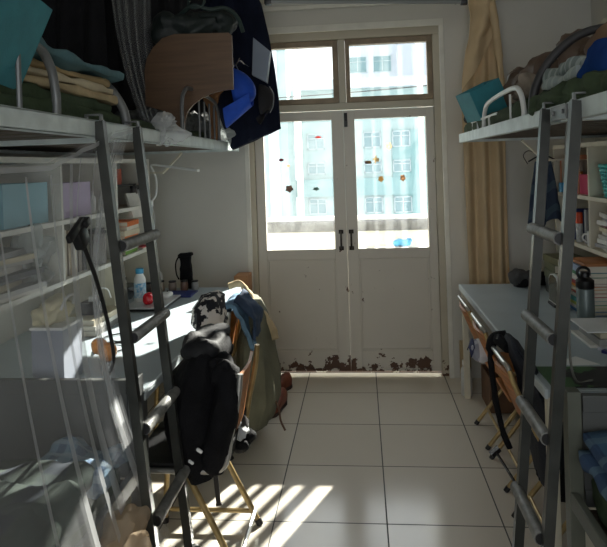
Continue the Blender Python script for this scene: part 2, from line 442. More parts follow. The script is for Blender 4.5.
for k, (x0, x1) in enumerate(((-.858, -.207), (-.153, .486))):
    bm = BM(); g0, g1 = (x0 + .06, x1 - .042) if k == 0 else (x0 + .032, x1 - .038)
    box(bm, x0, g0, YD - .03, YD + .03, 2.042, 2.513, .003); box(bm, g1, x1, YD - .03, YD + .03, 2.042, 2.513, .003)
    box(bm, g0, g1, YD - .03, YD + .03, 2.470, 2.513, .003); box(bm, g0, g1, YD - .03, YD + .03, 2.042, 2.083, .003)
    w = struct('window_%d' % (k + 1), bm, SASHP)
    bm = BM(); box(bm, g0 - .002, g1 + .002, YD - .002, YD + .002, 2.08, 2.473); struct('pane', bm, GLASS, w)

# ------------------------------------------------------------------ outside the door
CONC = M('pale_concrete', (206, 206, 200), .85, var=.08, vs=5, bump=.2, bs=30)
bm = BM(); box(bm, -3.2, 3.2, YB + .24, 2.3, -.14, -.02); struct('floor_balcony', bm, CONC)
bm = BM(); box(bm, -3.2, 3.2, 2.05, 2.17, -.02, .945); struct('wall_balcony', bm, TRIMW)
LEDGE = M('weathered_ledge', (112, 112, 112), .85, var=.3, vs=16, bump=.4, bs=40)
bm = BM(); box(bm, -3.2, 3.2, 2.02, 2.20, .945, 1.045, .008); struct('trim_4', bm, LEDGE)
ALU = M('white_aluminium', (228, 230, 230), .4, var=.03)
g = thing('balcony_window_frame', 'white metal bars standing on the weathered balcony ledge outside the doors', 'window frame', (0, 2.11, 1.045))
bm = BM(); box(bm, -3.0, 3.0, 2.085, 2.135, 1.045, 1.085); obj('bottom_rail', bm, ALU, g, False)
for x, w in ((-2.2, .05), (-1.45, .05), (-.648, .052), (.520, .05), (.606, .036), (.723, .043), (.833, .060), (.985, .045), (1.09, .045), (1.20, .045), (1.9, .05)):
    bm = BM(); box(bm, x - w / 2, x + w / 2, 2.09, 2.13, 1.085, 3.3); obj('upright', bm, ALU, g, False)
bm = BM(); box(bm, -3.0, 3.0, 2.085, 2.135, 3.3, 3.35); obj('top_rail', bm, ALU, g, False)
bm = BM(); puff(bm, (.30, 1.94, 1.075 - .03), (.16, .10, .06), .9, .02, 14, 3); puff(bm, (.36, 1.98, 1.05), (.05, .05, .05), .9, .01, 20, 4)
# it lies in the corner of a shelf bolted under the ledge
pb = obj('plastic_bag', bm, M('sky_blue_plastic', (70, 170, 220), .4, var=.15, vs=20)); tag(pb, 'small light blue plastic bag on the balcony behind the right door pane', 'bag')
pb.location.z = .80
bm = BM(); box(bm, .05, .60, 1.86, 2.05, .775, .80, .003); bar(bm, (.1, 2.05, .70), (.1, 1.9, .78), .02, .02); bar(bm, (.55, 2.05, .70), (.55, 1.9, .78), .02, .02)
tag(obj('ledge_shelf', bm, ALU, None, False), 'narrow white shelf fixed to the balcony wall, holding a light blue bag', 'shelf')

FAC = M('pale_teal_render', (150, 172, 170), .85, var=.05, vs=1.5)
FACW = M('pale_white_render', (190, 196, 202), .85, var=.04, vs=1.2)
BAND = M('deep_teal_render', (122, 158, 158), .85, var=.05, vs=2)
FARFRAME = M('far_window_frame', (176, 190, 192), .6)
PANEF = M('far_window_glass', (112, 144, 148), .25, var=.1)
def far_window(par, x, z, w, h, y):
    bm = BM()
    box(bm, x - w / 2, x - w / 2 + .06, y - .08, y, z, z + h); box(bm, x + w / 2 - .06, x + w / 2, y - .08, y, z, z + h); box(bm, x - .03, x + .03, y - .08, y, z, z + h)
    box(bm, x - w / 2, x + w / 2, y - .08, y, z, z + .06); box(bm, x - w / 2, x + w / 2, y - .08, y, z + h - .06, z + h); box(bm, x - w / 2, x + w / 2, y - .08, y, z + h * .66, z + h * .66 + .05)
    f = obj('window', bm, FARFRAME, par, False)
    bm = BM(); box(bm, x - w / 2 + .03, x + w / 2 - .03, y - .03, y + .01, z + .03, z + h - .03); obj('pane', bm, PANEF, f, False)
a = thing('apartment_building', 'pale teal apartment block facing the balcony, seen through the door panes', 'building', (0, 34, -14))
bm = BM(); box(bm, -3.9, 16, 34, 46, -14, 6.3); obj('wall', bm, FAC, a, False)
bm = BM(); box(bm, -6.6, 16, 33.8, 34, -.42, .66); obj('floor_band', bm, BAND, a, False)
bm = BM(); box(bm, -4.0, 16.1, 33.6, 46.1, 6.3, 6.9); obj('roof_slab', bm, FACW, a, False)
bm = BM(); box(bm, 1.95, 4.6, 33.85, 34, -14, 3.6); obj('wall_patch', bm, BAND, a, False)
for x in (-2.80, .72, 2.52, 5.2, 7.0, 10.0, 12.0):
    for z, h in ((2.55, 1.0), (-1.55, 1.0), (.98, .75), (-4.2, 1.0)): far_window(a, x, z, 1.1, h, 33.84 if 1.95 < x < 4.6 else 34)
a = thing('apartment_wing', 'nearer plain wing of the teal block behind the left door pane', 'building', (-6, 30, -14))
bm = BM(); box(bm, -16, -4.1, 30.0, 33.5, -14, 9.5); obj('wall', bm, FAC, a, False)
bm = BM(); box(bm, -5.2, -4.6, 29.9, 30.0, -14, 9.5); obj('pilaster', bm, FACW, a, False)
for x in (-7.4, -9.4):
    for z in (-4.0, -.7, 2.6, 5.8): far_window(a, x, z, 1.1, 1.2, 30)
a = thing('grey_building', 'pale grey tall building rising far behind the teal block', 'building', (3, 60, -14))
bm = BM(); box(bm, -1.9, 22, 60, 75, -14, 15.5); obj('wall', bm, FACW, a, False)
bm = BM(); box(bm, 4.2, 8.0, 59.2, 60, -14, 14.6); obj('stair_tower', bm, M('pale_grey_render', (176, 182, 192), .85, var=.05), a, False)
for x in (0, 2.6, 10.5, 13.5):
    for z in (7.2, 11.2): far_window(a, x, z, 1.9, 1.7, 60)
bm = BM(); tube(bm, [(-6 + 16 * t, 9, 3.05 + 1.0 * t - 1.4 * t * (1 - t)) for t in [i / 16 for i in range(17)]], .012, 6)
tag(obj('overhead_cable', bm, BLACKPL), 'thin dark cable sagging across the view through the upper panes', 'cable')

# stickers on the panes (room side)
def sticker(x, z, w, h, shape, rgb, rgb2, label):
    y = YD - .0022; n = 18; pts = []
    for k in range(n):
        t = 2 * math.pi * k / n; r = 1.0
        if shape == 'star': r = 1.0 if k % 4 < 2 else .5
        if shape == 'ring': r = .62 + .38 * abs(math.cos(t)) ** 6
        if shape == 'leaf': r = .75 + .25 * math.cos(2 * t)
        if shape == 'lump': r = .85 + .15 * math.cos(5 * t + 1)
        pts.append((x + w / 2 * r * math.cos(t), y, z + h / 2 * r * math.sin(t)))
    bm = BM(); prism(bm, pts, (0, -.0012, 0))
    mt = M('sticker_%d_%d_%d' % rgb, rgb, .5, var=.3, vs=60, rgb2=rgb2)
    nt = mt.node_tree; b = nt.nodes['Principled BSDF']; t_ = nt.nodes.new('ShaderNodeBsdfTranslucent'); mx = nt.nodes.new('ShaderNodeMixShader'); mx.inputs[0].default_value = .8
    nt.links.new(b.inputs['Base Color'].links[0].from_socket, t_.inputs[0]); nt.links.new(b.outputs[0], mx.inputs[1]); nt.links.new(t_.outputs[0], mx.inputs[2])
    nt.links.new(mx.outputs[0], nt.nodes['Material Output'].inputs[0])
    o = obj('sticker', bm, mt, None, False)
    tag(o, label, 'sticker', 'small stickers on the door panes')
sticker(-.376, 1.793, .052, .026, 'ring', (196, 66, 44), (150, 60, 40), 'red ringed sticker near the top of the left door pane')
sticker(-.662, 1.630, .042, .036, 'ring', (120, 34, 44), (60, 30, 60), 'dark red sticker nearest the left edge of the left door pane')
sticker(-.610, 1.583, .022, .034, 'leaf', (226, 150, 120), (230, 190, 170), 'tiny pale orange sticker just below the dark red sticker')
sticker(-.608, 1.409, .066, .062, 'lump', (120, 104, 92), (80, 76, 78), 'largest round brown sticker on the left door pane')
sticker(-.404, 1.403, .052, .030, 'lump', (104, 122, 116), (60, 70, 70), 'grey green wide sticker low on the left door pane')
sticker(.151, 1.707, .050, .062, 'lump', (226, 190, 150), (236, 220, 200), 'pale orange sticker highest on the right door pane')
sticker(-.008, 1.590, .052, .044, 'leaf', (196, 160, 50), (60, 70, 120), 'yellow and blue oval sticker leftmost on the right door pane')
sticker(.052, 1.610, .046, .062, 'star', (210, 190, 150), (150, 140, 120), 'beige star shaped sticker on the right door pane')
sticker(.084, 1.463, .046, .050, 'lump', (220, 190, 140), (190, 160, 110), 'round tan sticker below the star on the right door pane')
sticker(.246, 1.466, .044, .058, 'lump', (58, 50, 44), (200, 170, 140), 'dark brown sticker nearest the right edge of the right door pane')

# ------------------------------------------------------------------ lamp under the ceiling
l = thing('ceiling_light', 'dark long tube light hanging under the ceiling before the doors', 'lamp', (0, 0, 2.55))
A, B = Vector((-.575, -.15, 2.552)), Vector((.597, .106, 2.552))
bm = BM(); bar(bm, A + Vector((0, 0, .03)), B + Vector((0, 0, .03)), .07, .045); obj('housing', bm, BLACKPL, l, False)
bm = BM(); tube(bm, [A, B], .014, 10); obj('tube', bm, M('unlit_tube_glass', (150, 152, 150), .3, var=.02), l)
for p in (A, B):
    bm = BM(); box(bm, p.x - .02, p.x + .02, p.y - .02, p.y + .02, p.z - .018, p.z + .03, .004); obj('end_cap', bm, BLACKPL, l)
for t in (.2, .8):
    p = A.lerp(B, t); bm = BM(); tube(bm, [p + Vector((0, 0, .05)), Vector((p.x, p.y, ZC))], .006, 8); obj('hanging_rod', bm, BLACKPL, l)

# ------------------------------------------------------------------ curtain right of the doors
c = thing('curtain', 'tan floor-length curtain looped up beside the right of the doors', 'curtain', (.82, .68, .6))
def cpanel(u, v):
    z = 2.72 - v * (2.72 - .62)
    x0 = .80 - .145 * min(1, v / .32) + .02 * max(0, v - .4); x1 = .90 + .05 * min(1, v / .3)
    w = u ** 1.25
    y = .66 - .024 * math.cos(w * 2.7 * 2 * math.pi - .4 + v * .5) * (.6 + .4 * v) + .006 * math.sin(u * 17 + v * 5)
    return (x0 + (x1 - x0) * u, y, z)
bm = BM(); sheet(bm, cpanel, 84, 40, .004, .006, 4, 2); obj('panel', bm, CURT, c)
def cswag(u, v):
    # the leading edge lifted and thrown over the rod: a broad fold narrowing upward
    z = 2.70 - v * (.24 + .40 * (1 - u) ** .8)
    x = .715 + .17 * u - .06 * v ** 1.5 * (1 - u) + .012 * math.sin(v * 6)
    y = .575 + .022 * math.sin(u * 7 + v * 2.2) + .03 * v * u + .010 * math.sin(v * 24 - u * 4) * (1 - v)
    return (x, y, z)
bm = BM(); sheet(bm, cswag, 30, 30, .005, .012, 6, 5); obj('swag', bm, CURT, c)
bm = BM(); tube(bm, smooth_path([(.86, .60, 2.71), (.885, .575, 2.5), (.91, .58, 2.25), (.94, .62, 1.98)], 6), [.03] * 6 + [.026] * 6 + [.018] * 6 + [.008], 10); obj('gathered_fold', bm, CURT, c)
bm = BM(); tube(bm, [(.62, .66, 2.72), (1.58, .66, 2.72)], .012, 10); tube(bm, [(.66, .66, 2.72), (.66, .79, 2.72)], .008, 8); tube(bm, [(1.5, .66, 2.72), (1.5, .79, 2.72)], .008, 8)
obj('curtain_rod', bm, STEEL, c)

# ------------------------------------------------------------------ upper beds, ladders, lower beds
def rail(bm, x, y0, y1, z0, z1, side):
    """pressed steel channel: web towards the aisle, flanges inward"""
    t = .004; d = .03 * side
    box(bm, min(x, x + t * side), max(x, x + t * side), y0, y1, z0, z1, .0015)
    box(bm, min(x, x + d), max(x, x + d), y0, y1, z1 - t, z1); box(bm, min(x, x + d), max(x, x + d), y0, y1, z0, z0 + t)

def upper_bed(name, label, xa, xw, y0, y1, side, braces=()):
    """side = +1 when the wall lies towards +X; xa aisle rail, xw wall"""
    b = thing(name, label, 'bed', ((xa + xw) / 2, (y0 + y1) / 2, 1.70), 'steel upper beds')
    bm = BM(); rail(bm, xa, y0, y1, 1.695, 1.750, side); obj('side_rail', bm, RAIL, b, False)
    bm = BM(); rail(bm, xw, y0, y1, 1.695, 1.750, -side); obj('wall_rail', bm, RAIL, b, False)
    for y, s in ((y0, 1), (y1, -1)):
        bm = BM(); box(bm, min(xa, xw) + .004, max(xa, xw) - .004, min(y, y + .025 * s), max(y, y + .025 * s), 1.697, 1.748, .002); obj('end_rail', bm, RAIL, b, False)
    bm = BM(); lo, hi = min(xa, xw) + .03, max(xa, xw) - .03
    n = int((y1 - y0) / .16)
    for k in range(n):
        yy = y0 + .06 + k * .16; box(bm, lo - .025, hi + .025, yy, yy + .125, 1.712, 1.728)
    obj('slats', bm, M('dark_bed_boards', (92, 80, 66), .7, var=.2, stretch=(2, 12, 2)), b, False)
    for yb in braces:
        bm = BM(); bar(bm, (xa + .38 * side, yb, 1.697), (xa + .52 * side, yb, 1.56), .03, .012); bar(bm, (xa + .52 * side, yb, 1.566), (xw, yb, 1.566), .03, .012)
        obj('brace', bm, CREAM, b, False)
    return b

R_FAR = upper_bed('upper_bed', 'grey steel upper bed over the right desk, its rail ending next to the curtain', .57, XR, -1.66, .28, 1, (.24,))
R_NEAR = upper_bed('upper_bed', 'steel upper bed at the right edge of the picture, carrying the striped quilt', .57, XR, -3.62, -1.668, 1)
L_FAR = upper_bed('upper_bed', 'grey painted steel upper bed over the left desk, carrying the brown bed table', -.90, XL, -1.42, .45, -1, (.36,))
L_NEAR = upper_bed('upper_bed', 'steel upper bed at the left edge, carrying folded beige quilts', -.90, XL, -3.62, -1.428, -1)

def hoop(bm, x, y0, y1, z0, h, r=.011, lean=0):
    rr = .10
    tube(bm, smooth_path([(x, y0, z0), (x, y0, z0 + h - rr), (x + lean * .3, y0 + (y1 - y0) * .06, z0 + h - .03), (x + lean, y0 + (y1 - y0) * .22, z0 + h), (x + lean, y0 + (y1 - y0) * .8, z0 + h - .01), (x + lean * .3, y0 + (y1 - y0) * .95, z0 + h - .05), (x, y1, z0 + h - rr - .03), (x, y1, z0)], 5), r, 10)
def end_arch(bm, y, xa, xw, z0, h):
    d = xw - xa
    tube(bm, smooth_path([(xa, y, z0), (xa + .02 * (1 if d > 0 else -1), y, z0 + h * .35), (xa + d * .10, y, z0 + h * .72), (xa + d * .24, y, z0 + h * .97), (xa + d * .5, y, z0 + h), (xa + d * .76, y, z0 + h * .97), (xa + d * .9, y, z0 + h * .72), (xa + d * .98, y, z0 + h * .35), (xw - .01 * (1 if d > 0 else -1), y, z0)], 6), .017, 10)

bm = BM(); hoop(bm, .585, -1.19, -.42, 1.745, .135); obj('guard_hoop', bm, WHITEP, R_FAR)
for y in (-.98, -.55, -.40, -.26, -.12):
    bm = BM(); tube(bm, [(.585, y, 1.74), (.585, y, 1.80 if y > -.9 else 1.86)], .005, 8); obj('spindle', bm, WHITEP, R_FAR)
bm = BM(); tube(bm, [(.585, -.72, 1.80), (.585, -.09, 1.80)], .006, 8); obj('guard_bar', bm, WHITEP, R_FAR)
bm = BM(); end_arch(bm, -1.24, .60, 1.57, 1.745, .33); obj('end_arch', bm, M('dark_tube', (62, 62, 64), .45, metal=.2), R_FAR)
bm = BM(); box(bm, .560, .5695, -1.74, -1.60, 1.700, 1.746, .002); box(bm, .553, .561, -1.722, -1.706, 1.717, 1.731, .002); box(bm, .553, .561, -1.634, -1.618, 1.717, 1.731, .002)
obj('joint_plate', bm, GREYTUBE, R_FAR, False)

bm = BM(); hoop(bm, -.930, -2.62, -1.985, 1.745, .20, .013); obj('guard_hoop', bm, GREYTUBE, L_NEAR)
bm = BM(); tube(bm, [(-.918, -2.19, 1.74), (-.918, -2.19, 1.935)], .007, 8); obj('spindle', bm, GREYTUBE, L_NEAR)
bm = BM(); end_arch(bm, -1.46, -.93, -1.84, 1.745, .245); obj('end_arch', bm, GREYTUBE, L_NEAR)
bm = BM(); hoop(bm, -.918, -.80, -.05, 1.745, .25, .010); obj('guard_hoop', bm, GREYTUBE, L_FAR)
for y in (-.49, -.38, -.27, -.16):
    bm = BM(); tube(bm, [(-.918, y, 1.74), (-.918, y, 1.955)], .006, 8); obj('spindle', bm, GREYTUBE, L_FAR)

def ladder(label, xr, side, ya, yb, xfoot, cat='ladder'):
    """leans from the bed rail into the aisle; side = +1 when the bed lies to +X"""
    L = thing('bunk_ladder', label, cat, (xfoot, (ya + yb) / 2, 0), 'bed ladders')
    xt = xr - .010 * side
    def X(z): return xfoot + (xt - xfoot) * z / 1.755
    for y in (ya, yb):
        bm = BM(); bar(bm, (xfoot, y, 0), (xt, y, 1.745), .026, .031, (1, 0, 0)); s = obj('stile', bm, LADDER, L, False)
        bm = BM(); box(bm, xfoot - .018, xfoot + .018, y - .016, y + .016, 0, .03, .003); obj('rubber_foot', bm, BLACKPL, s, False)
        bm = BM()
        xa, xb = sorted((xt - .008 * side, xt - .004 * side)); box(bm, xa, xb, y - .011, y + .011, 1.705, 1.768, .001)
        xc, xd = sorted((xt - .008 * side, xt + .045 * side)); box(bm, xc, xd, y - .011, y + .011, 1.764, 1.769, .001)
        xc, xd = sorted((xt + .041 * side, xt + .045 * side)); box(bm, xc, xd, y - .011, y + .011, 1.735, 1.768, .001)
        tube(bm, [(xt - .014 * side, y, 1.745), (xt, y, 1.745)], .006, 8)
        obj('hook', bm, GREYTUBE, L)
    for z in (1.345, 1.05, .757, .463, .17):
        bm = BM(); xz = X(z) - .016 * side; tube(bm, [(xz, ya + .012, z), (xz, yb + .012, z)], .0195, 14)
        r = obj('rung', bm, M('worn_rung_rubber', (132, 132, 128), .5, var=.22, vs=26, bump=.2, bs=70), L)
        bm = BM(); tube(bm, [(xz, ya + .013, z), (xz, ya + .008, z)], .0165, 12); obj('rung_cap', bm, BLACKPL, r)
    return L
ladder('steel ladder leaning from the right upper bed beside the right desk', .57, 1, -1.832, -1.548, .400)
ladder('steel ladder leaning from the left upper bed in front of the white net', -.90, -1, -1.79, -1.474, -.725)

def lower_bed(label, xa, xw, y0, y1, side):
    b = thing('lower_bed', label, 'bed', ((xa + xw) / 2, (y0 + y1) / 2, 0), 'steel lower beds')
    for x in (xa + .02 * side, xw - .03 * side):
        for y in (y0, y1 - .05):
            bm = BM(); box(bm, x - .022, x + .022, y, y + .05, 0, .83 if y > y0 else .6, .003); obj('post', bm, LOWP if side > 0 else GREYTUBE, b, False)
    for x in (xa + .012 * side, xw - .02 * side):
        bm = BM(); box(bm, x - .012, x + .012, y0 + .04, y1 - .05, .455, .51, .003); obj('side_rail', bm, LOWP if side > 0 else GREYTUBE, b, False)
    bm = BM(); lo, hi = sorted((xa + .05 * side, xw - .05 * side)); box(bm, lo, hi, y1 - .04, y1 - .012, .76, .815, .003); box(bm, lo, hi, y1 - .04, y1 - .012, .455, .51, .003)
    box(bm, lo, hi, y1 - .033, y1 - .019, .5, .78)
    obj('headboard', bm, M('dark_grey_board', (84, 86, 84), .5, var=.06), b, False)
    bm = BM(); box(bm, lo - .03, hi + .03, y0 + .05, y1 - .06, .44, .46); obj('bed_board', bm, M('dark_bed_boards'), b, False)
    return b
lower_bed('green grey steel lower bed at the right edge beside the ladder', .57, XR, -3.55, -1.60, 1)
lower_bed('grey steel lower bed behind the white net on the left', -.90, XL, -3.55, -1.47, -1)

# bedding
def soft(name, label, cat, mat, parts, group=None, smooth=True):
    bm = BM()
    for p in parts: puff(bm, **p)
    return tag(obj(name, bm, mat, None, smooth), label, cat, group)
soft('mattress', 'dark green mattress on the lower bed at the right edge', 'mattress', DGREEN, [dict(c=(1.09, -2.58, .525), size=(.94, 1.88, .13), r=.7, amp=.012, freq=7, seed=1, cuts=16)])
soft('folded_quilt', 'blue plaid quilt folded on the right lower bed', 'quilt', PLAIDB, [dict(c=(.95, -1.86, .645), size=(.74, .40, .055), r=.9, amp=.02, freq=9, seed=2), dict(c=(.95, -1.85, .692), size=(.70, .38, .05), r=.9, amp=.02, freq=9, seed=3)])
soft('mattress', 'dark green mattress on the lower bed behind the white net', 'mattress', DGREEN, [dict(c=(-1.38, -2.53, .52), size=(.92, 1.86, .12), r=.7, amp=.014, freq=7, seed=4, cuts=16)])
soft('crumpled_quilt', 'dark blue green crumpled quilt on the lower bed behind the white net', 'quilt', plaid('green_blue_plaid', (42, 54, 48), (22, 28, 52), (56, 68, 62), 6), [dict(c=(-1.32, -2.35, .615), size=(.84, .84, .12), r=.9, amp=.045, freq=5, seed=5, cuts=18), dict(c=(-1.18, -2.0, .62), size=(.5, .42, .10), r=.95, amp=.04, freq=6, seed=6, cuts=14)])
soft('crumpled_cloth', 'pale blue and white cloth lying on the dark quilt near the left ladder', 'cloth', plaid('pale_blue_print', (110, 136, 156), (44, 62, 100), (150, 164, 172), 16), [dict(c=(-1.03, -1.72, .60), size=(.24, .26, .07), r=.95, amp=.05, freq=9, seed=8, cuts=12)])

# right upper bed
soft('mattress', 'dark green thin mattress along the far right upper bed', 'mattress', DGREEN, [dict(c=(1.075, -.46, 1.777), size=(.98, 1.42, .10), r=.9, amp=.022, freq=9, seed=9, cuts=22)])
soft('rolled_mattress', 'bulging green mattress end at the near right upper bed beneath the striped quilt', 'mattress', DGREEN, [dict(c=(1.06, -1.67, 1.777), size=(.97, .74, .10), r=.95, amp=.024, freq=13, seed=10, cuts=24)])
soft('folded_quilt', 'grey striped quilt folded on the near right upper bed', 'quilt', PLAIDG, [dict(c=(1.00, -1.52, 1.846), size=(.80, .40, .05), r=.95, amp=.02, freq=8, seed=11), dict(c=(1.01, -1.51, 1.882), size=(.76, .36, .04), r=.95, amp=.02, freq=8, seed=12)])
bm = BM(); puff(bm, (.655, -1.80, 1.845), (.09, .14, .15), .9, .016, 11, 13, 12, (0.2, .25, .2))
tag(obj('plastic_bag', bm, BLUEBAG), 'dark blue translucent plastic bag at the right edge of the right upper bed', 'bag')
jk = thing('leather_jacket', 'brown grey leather jacket heaped on the far right upper bed', 'jacket', (1.0, -.7, 1.82))
bm = BM(); puff(bm, (.98, -.35, 1.925), (.44, .50, .25), .95, .10, 5, 14, 16, (.15, .2, .3)); puff(bm, (.90, -.05, 1.89), (.26, .34, .18), .95, .08, 6, 15, 12)
obj('body', bm, BROWNC, jk)
bm = BM(); puff(bm, (1.08, -.58, 2.03), (.30, .34, .24), .95, .10, 6, 16, 14, (.3, .4, 0)); obj('sleeve', bm, BROWNC, jk)
bm = BM(); tube(bm, smooth_path([(.90, -.50, 1.99), (.93, -.55, 2.07), (1.0, -.58, 2.13), (1.1, -.56, 2.17), (1.2, -.54, 2.15)], 6), [.014] * 25, 8); obj('light_lining', bm, M('pale_fleece', (190, 184, 172), .95, bump=.3, bs=80), jk)
soft('brown_bag', 'brown soft bag heaped behind the end arch of the right upper bed', 'bag', M('tan_brown_cloth', (128, 102, 78), .8, var=.12, bump=.2), [dict(c=(1.12, -1.22, 1.97), size=(.50, .46, .34), r=.95, amp=.08, freq=5, seed=17, cuts=14)])
soft('pale_bundle', 'pale round bundle on top of the heap on the right upper bed', 'bundle', M('pale_bundle', (196, 190, 172), .85, bump=.2), [dict(c=(1.24, -.62, 2.17), size=(.26, .26, .16), r=1.0, amp=.04, freq=7, seed=18)])
soft('crumpled_scarf', 'grey brown crumpled scarf on the rail side of the right mattress', 'scarf', M('scarf_cloth', (150, 138, 124), .9, var=.25, vs=14, bump=.3), [dict(c=(.71, -.93, 1.862), size=(.15, .42, .085), r=.95, amp=.07, freq=12, seed=19, cuts=16), dict(c=(.70, -1.22, 1.850), size=(.11, .26, .06), r=.95, amp=.05, freq=14, seed=20, cuts=12)])
soft('black_sack', 'black sack behind the brown jacket on the right upper bed', 'sack', BLACK, [dict(c=(1.0, .10, 1.90), size=(.40, .25, .24), r=.9, amp=.06, freq=6, seed=21)])
tb = thing('storage_box', 'teal open fabric box lying tilted on the right upper bed rail end', 'box', (.72, -.30, 1.83))
def cube_box(par, c, size, rot, mat, t=.006, open_face='z+'):
    from mathutils import Euler
    mt = Matrix.Translation(c) @ Euler(rot).to_matrix().to_4x4(); h = Vector(size) / 2
    walls = {'front_panel': (-h.x, h.x, -h.y, -h.y + t, -h.z, h.z), 'back_panel': (-h.x, h.x, h.y - t, h.y, -h.z, h.z), 'left_panel': (-h.x, -h.x + t, -h.y + t, h.y - t, -h.z, h.z), 'right_panel': (h.x - t, h.x, -h.y + t, h.y - t, -h.z, h.z), 'base_panel': (-h.x + t, h.x - t, -h.y + t, h.y - t, -h.z, -h.z + t)}
    for k, w in walls.items():
        bm = BM(); box(bm, *w, .0015, mt); obj(k, bm, mat, par, False)
cube_box(tb, (.612, -.28, 1.905), (.19, .17, .165), (.0, -.42, .28), TEAL)
soft('hat', 'black hat lying on the mattress beneath the teal box by the curtain', 'hat', BLACK, [dict(c=(.66, .13, 1.845), size=(.13, .20, .05), r=.95, amp=.03, freq=10, seed=22)])

# left upper bed
soft('mattress', 'dark green folded mattress along the near left upper bed', 'mattress', DGREEN, [dict(c=(-1.38, -2.00, 1.765), size=(.88, 1.08, .075), r=.9, amp=.015, freq=9, seed=23, cuts=18), dict(c=(-1.38, -2.02, 1.808), size=(.86, 1.0, .06), r=.9, amp=.018, freq=9, seed=24, cuts=18)])
for k, (z, t, mt, lb) in enumerate(((1.850, .034, BEIGE, 'lowest'), (1.880, .032, M('cream_cloth', (214, 200, 170), .9, bump=.2), 'middle'), (1.908, .03, M('sand_cloth', (186, 160, 116), .9, bump=.2), 'upper'))):
    soft('folded_quilt', 'beige folded quilt, %s of the three beige ones on the left upper bed' % lb, 'quilt', mt, [dict(c=(-1.36, -1.86 - .01 * k, z), size=(.80 - .02 * k, .84 - .03 * k, t), r=.95, amp=.014, freq=9, seed=25 + k, cuts=14)], 'folded quilts on the left upper bed')
soft('folded_quilt', 'teal quilt folded on top of the beige quilts on the left upper bed', 'quilt', M('dusty_teal_cloth', (86, 122, 130), .9, var=.1, bump=.25), [dict(c=(-1.34, -1.87, 1.938), size=(.80, .86, .034), r=.95, amp=.028, freq=8, seed=29, cuts=16)], 'folded quilts on the left upper bed')
tb = thing('storage_box', 'large teal fabric box leaning over the guard hoop at the top left corner', 'box', (-.95, -2.3, 1.85))
cube_box(tb, (-1.02, -2.30, 1.975), (.29, .34, .235), (-.05, .40, .12), TEAL)
bt = thing('bed_table', 'brown wooden bed table standing on its edge on the left upper bed rail', 'table', (-.93, -.58, 1.75))
def table_end(y):
    o = [(x, y, z) for x, z in ((-1.164, 1.92), (-1.164, 2.10), (-1.150, 2.165), (-1.115, 2.22), (-1.065, 2.265), (-1.0, 2.283), (-.715, 2.275), (-.700, 2.262), (-.700, 1.985))]
    for k in range(1, 13):
        a = math.pi / 2 * k / 13; o.append((-.70 - .258 * math.sin(a), y, 1.985 - .16 * (1 - math.cos(a))))
    return o + [(x, y, z) for x, z in ((-.962, 1.80), (-.966, 1.729), (-1.015, 1.729), (-1.02, 1.86), (-1.06, 1.885))]
bm = BM(); prism(bm, table_end(-.62), (0, .020, 0)); obj('end_panel', bm, WOODB, bt, False)
bm = BM(); prism(bm, [(x, -.08, z) for x, z in ((-1.0, 2.25), (-.812, 2.25), (-.812, 2.085), (-.86, 2.07), (-.90, 2.03), (-.92, 1.97), (-.925, 1.729), (-.968, 1.729), (-.975, 1.95), (-1.0, 2.0))], (0, .020, 0)); obj('end_panel', bm, WOODSUN, bt, False)
bm = BM(); box(bm, -1.00, -.815, -.60, -.06, 2.25, 2.268, .002); obj('top_board', bm, WOODB, bt, False)
sack = thing('shoulder_bag', 'black green shoulder bag with a strap on top of the brown bed table', 'bag', (-.9, -.53, 2.285))
bm = BM(); puff(bm, (-.92, -.49, 2.340), (.36, .20, .12), .95, .06, 8, 31, 14, (0, -.12, 0)); obj('body', bm, M('black_green_nylon', (26, 36, 34), .6, bump=.2), sack)
bm = BM(); tube(bm, smooth_path([(-.98, -.56, 2.40), (-.9, -.60, 2.43), (-.82, -.58, 2.41), (-.74, -.55, 2.42), (-.69, -.50, 2.38), (-.67, -.46, 2.31)], 6), .011, 8); obj('strap', bm, M('dark_green_strap', (44, 60, 56), .6), sack)
bm = BM(); tube(bm, smooth_path([(-.93, -.58, 2.46), (-.88, -.6, 2.49), (-.84, -.6, 2.46), (-.86, -.6, 2.42), (-.92, -.6, 2.42), (-.93, -.58, 2.46)], 5), .007, 8); obj('loop', bm, M('dark_green_strap'), sack)
soft('mattress', 'green mattress behind the brown bed table on the left upper bed', 'mattress', DGREEN, [dict(c=(-1.42, -.45, 1.77), size=(.84, 1.5, .08), r=.9, amp=.015, freq=8, seed=33, cuts=14)])
soft('crumpled_blanket', 'grey crumpled blanket behind the spindles of the left upper bed', 'blanket', M('mixed_grey_clothes', (120, 124, 122), .9, var=.35, vs=16, bump=.3), [dict(c=(-1.22, -.05, 1.85), size=(.4, .7, .14), r=.95, amp=.08, freq=9, seed=34, cuts=14)])  # pile of clothes modelled as one soft lump
for k, (c, s, lb) in enumerate((((-.893, -1.10, 1.757), (.065, .15, .125), 'knotted white gauze bundle on the left rail beside the ladder top'), ((-.925, .06, 1.795), (.13, .22, .10), 'clear crumpled plastic bag on the left bed rail beneath the blue cap'))):
    bm = BM(); puff(bm, c, s, .95, .06, 16, 35 + k, 12); tag(obj('gauze_knot' if k == 0 else 'plastic_bag', bm, NETHEM if k == 0 else CLEARBAG), lb, 'bundle' if k == 0 else 'bag')

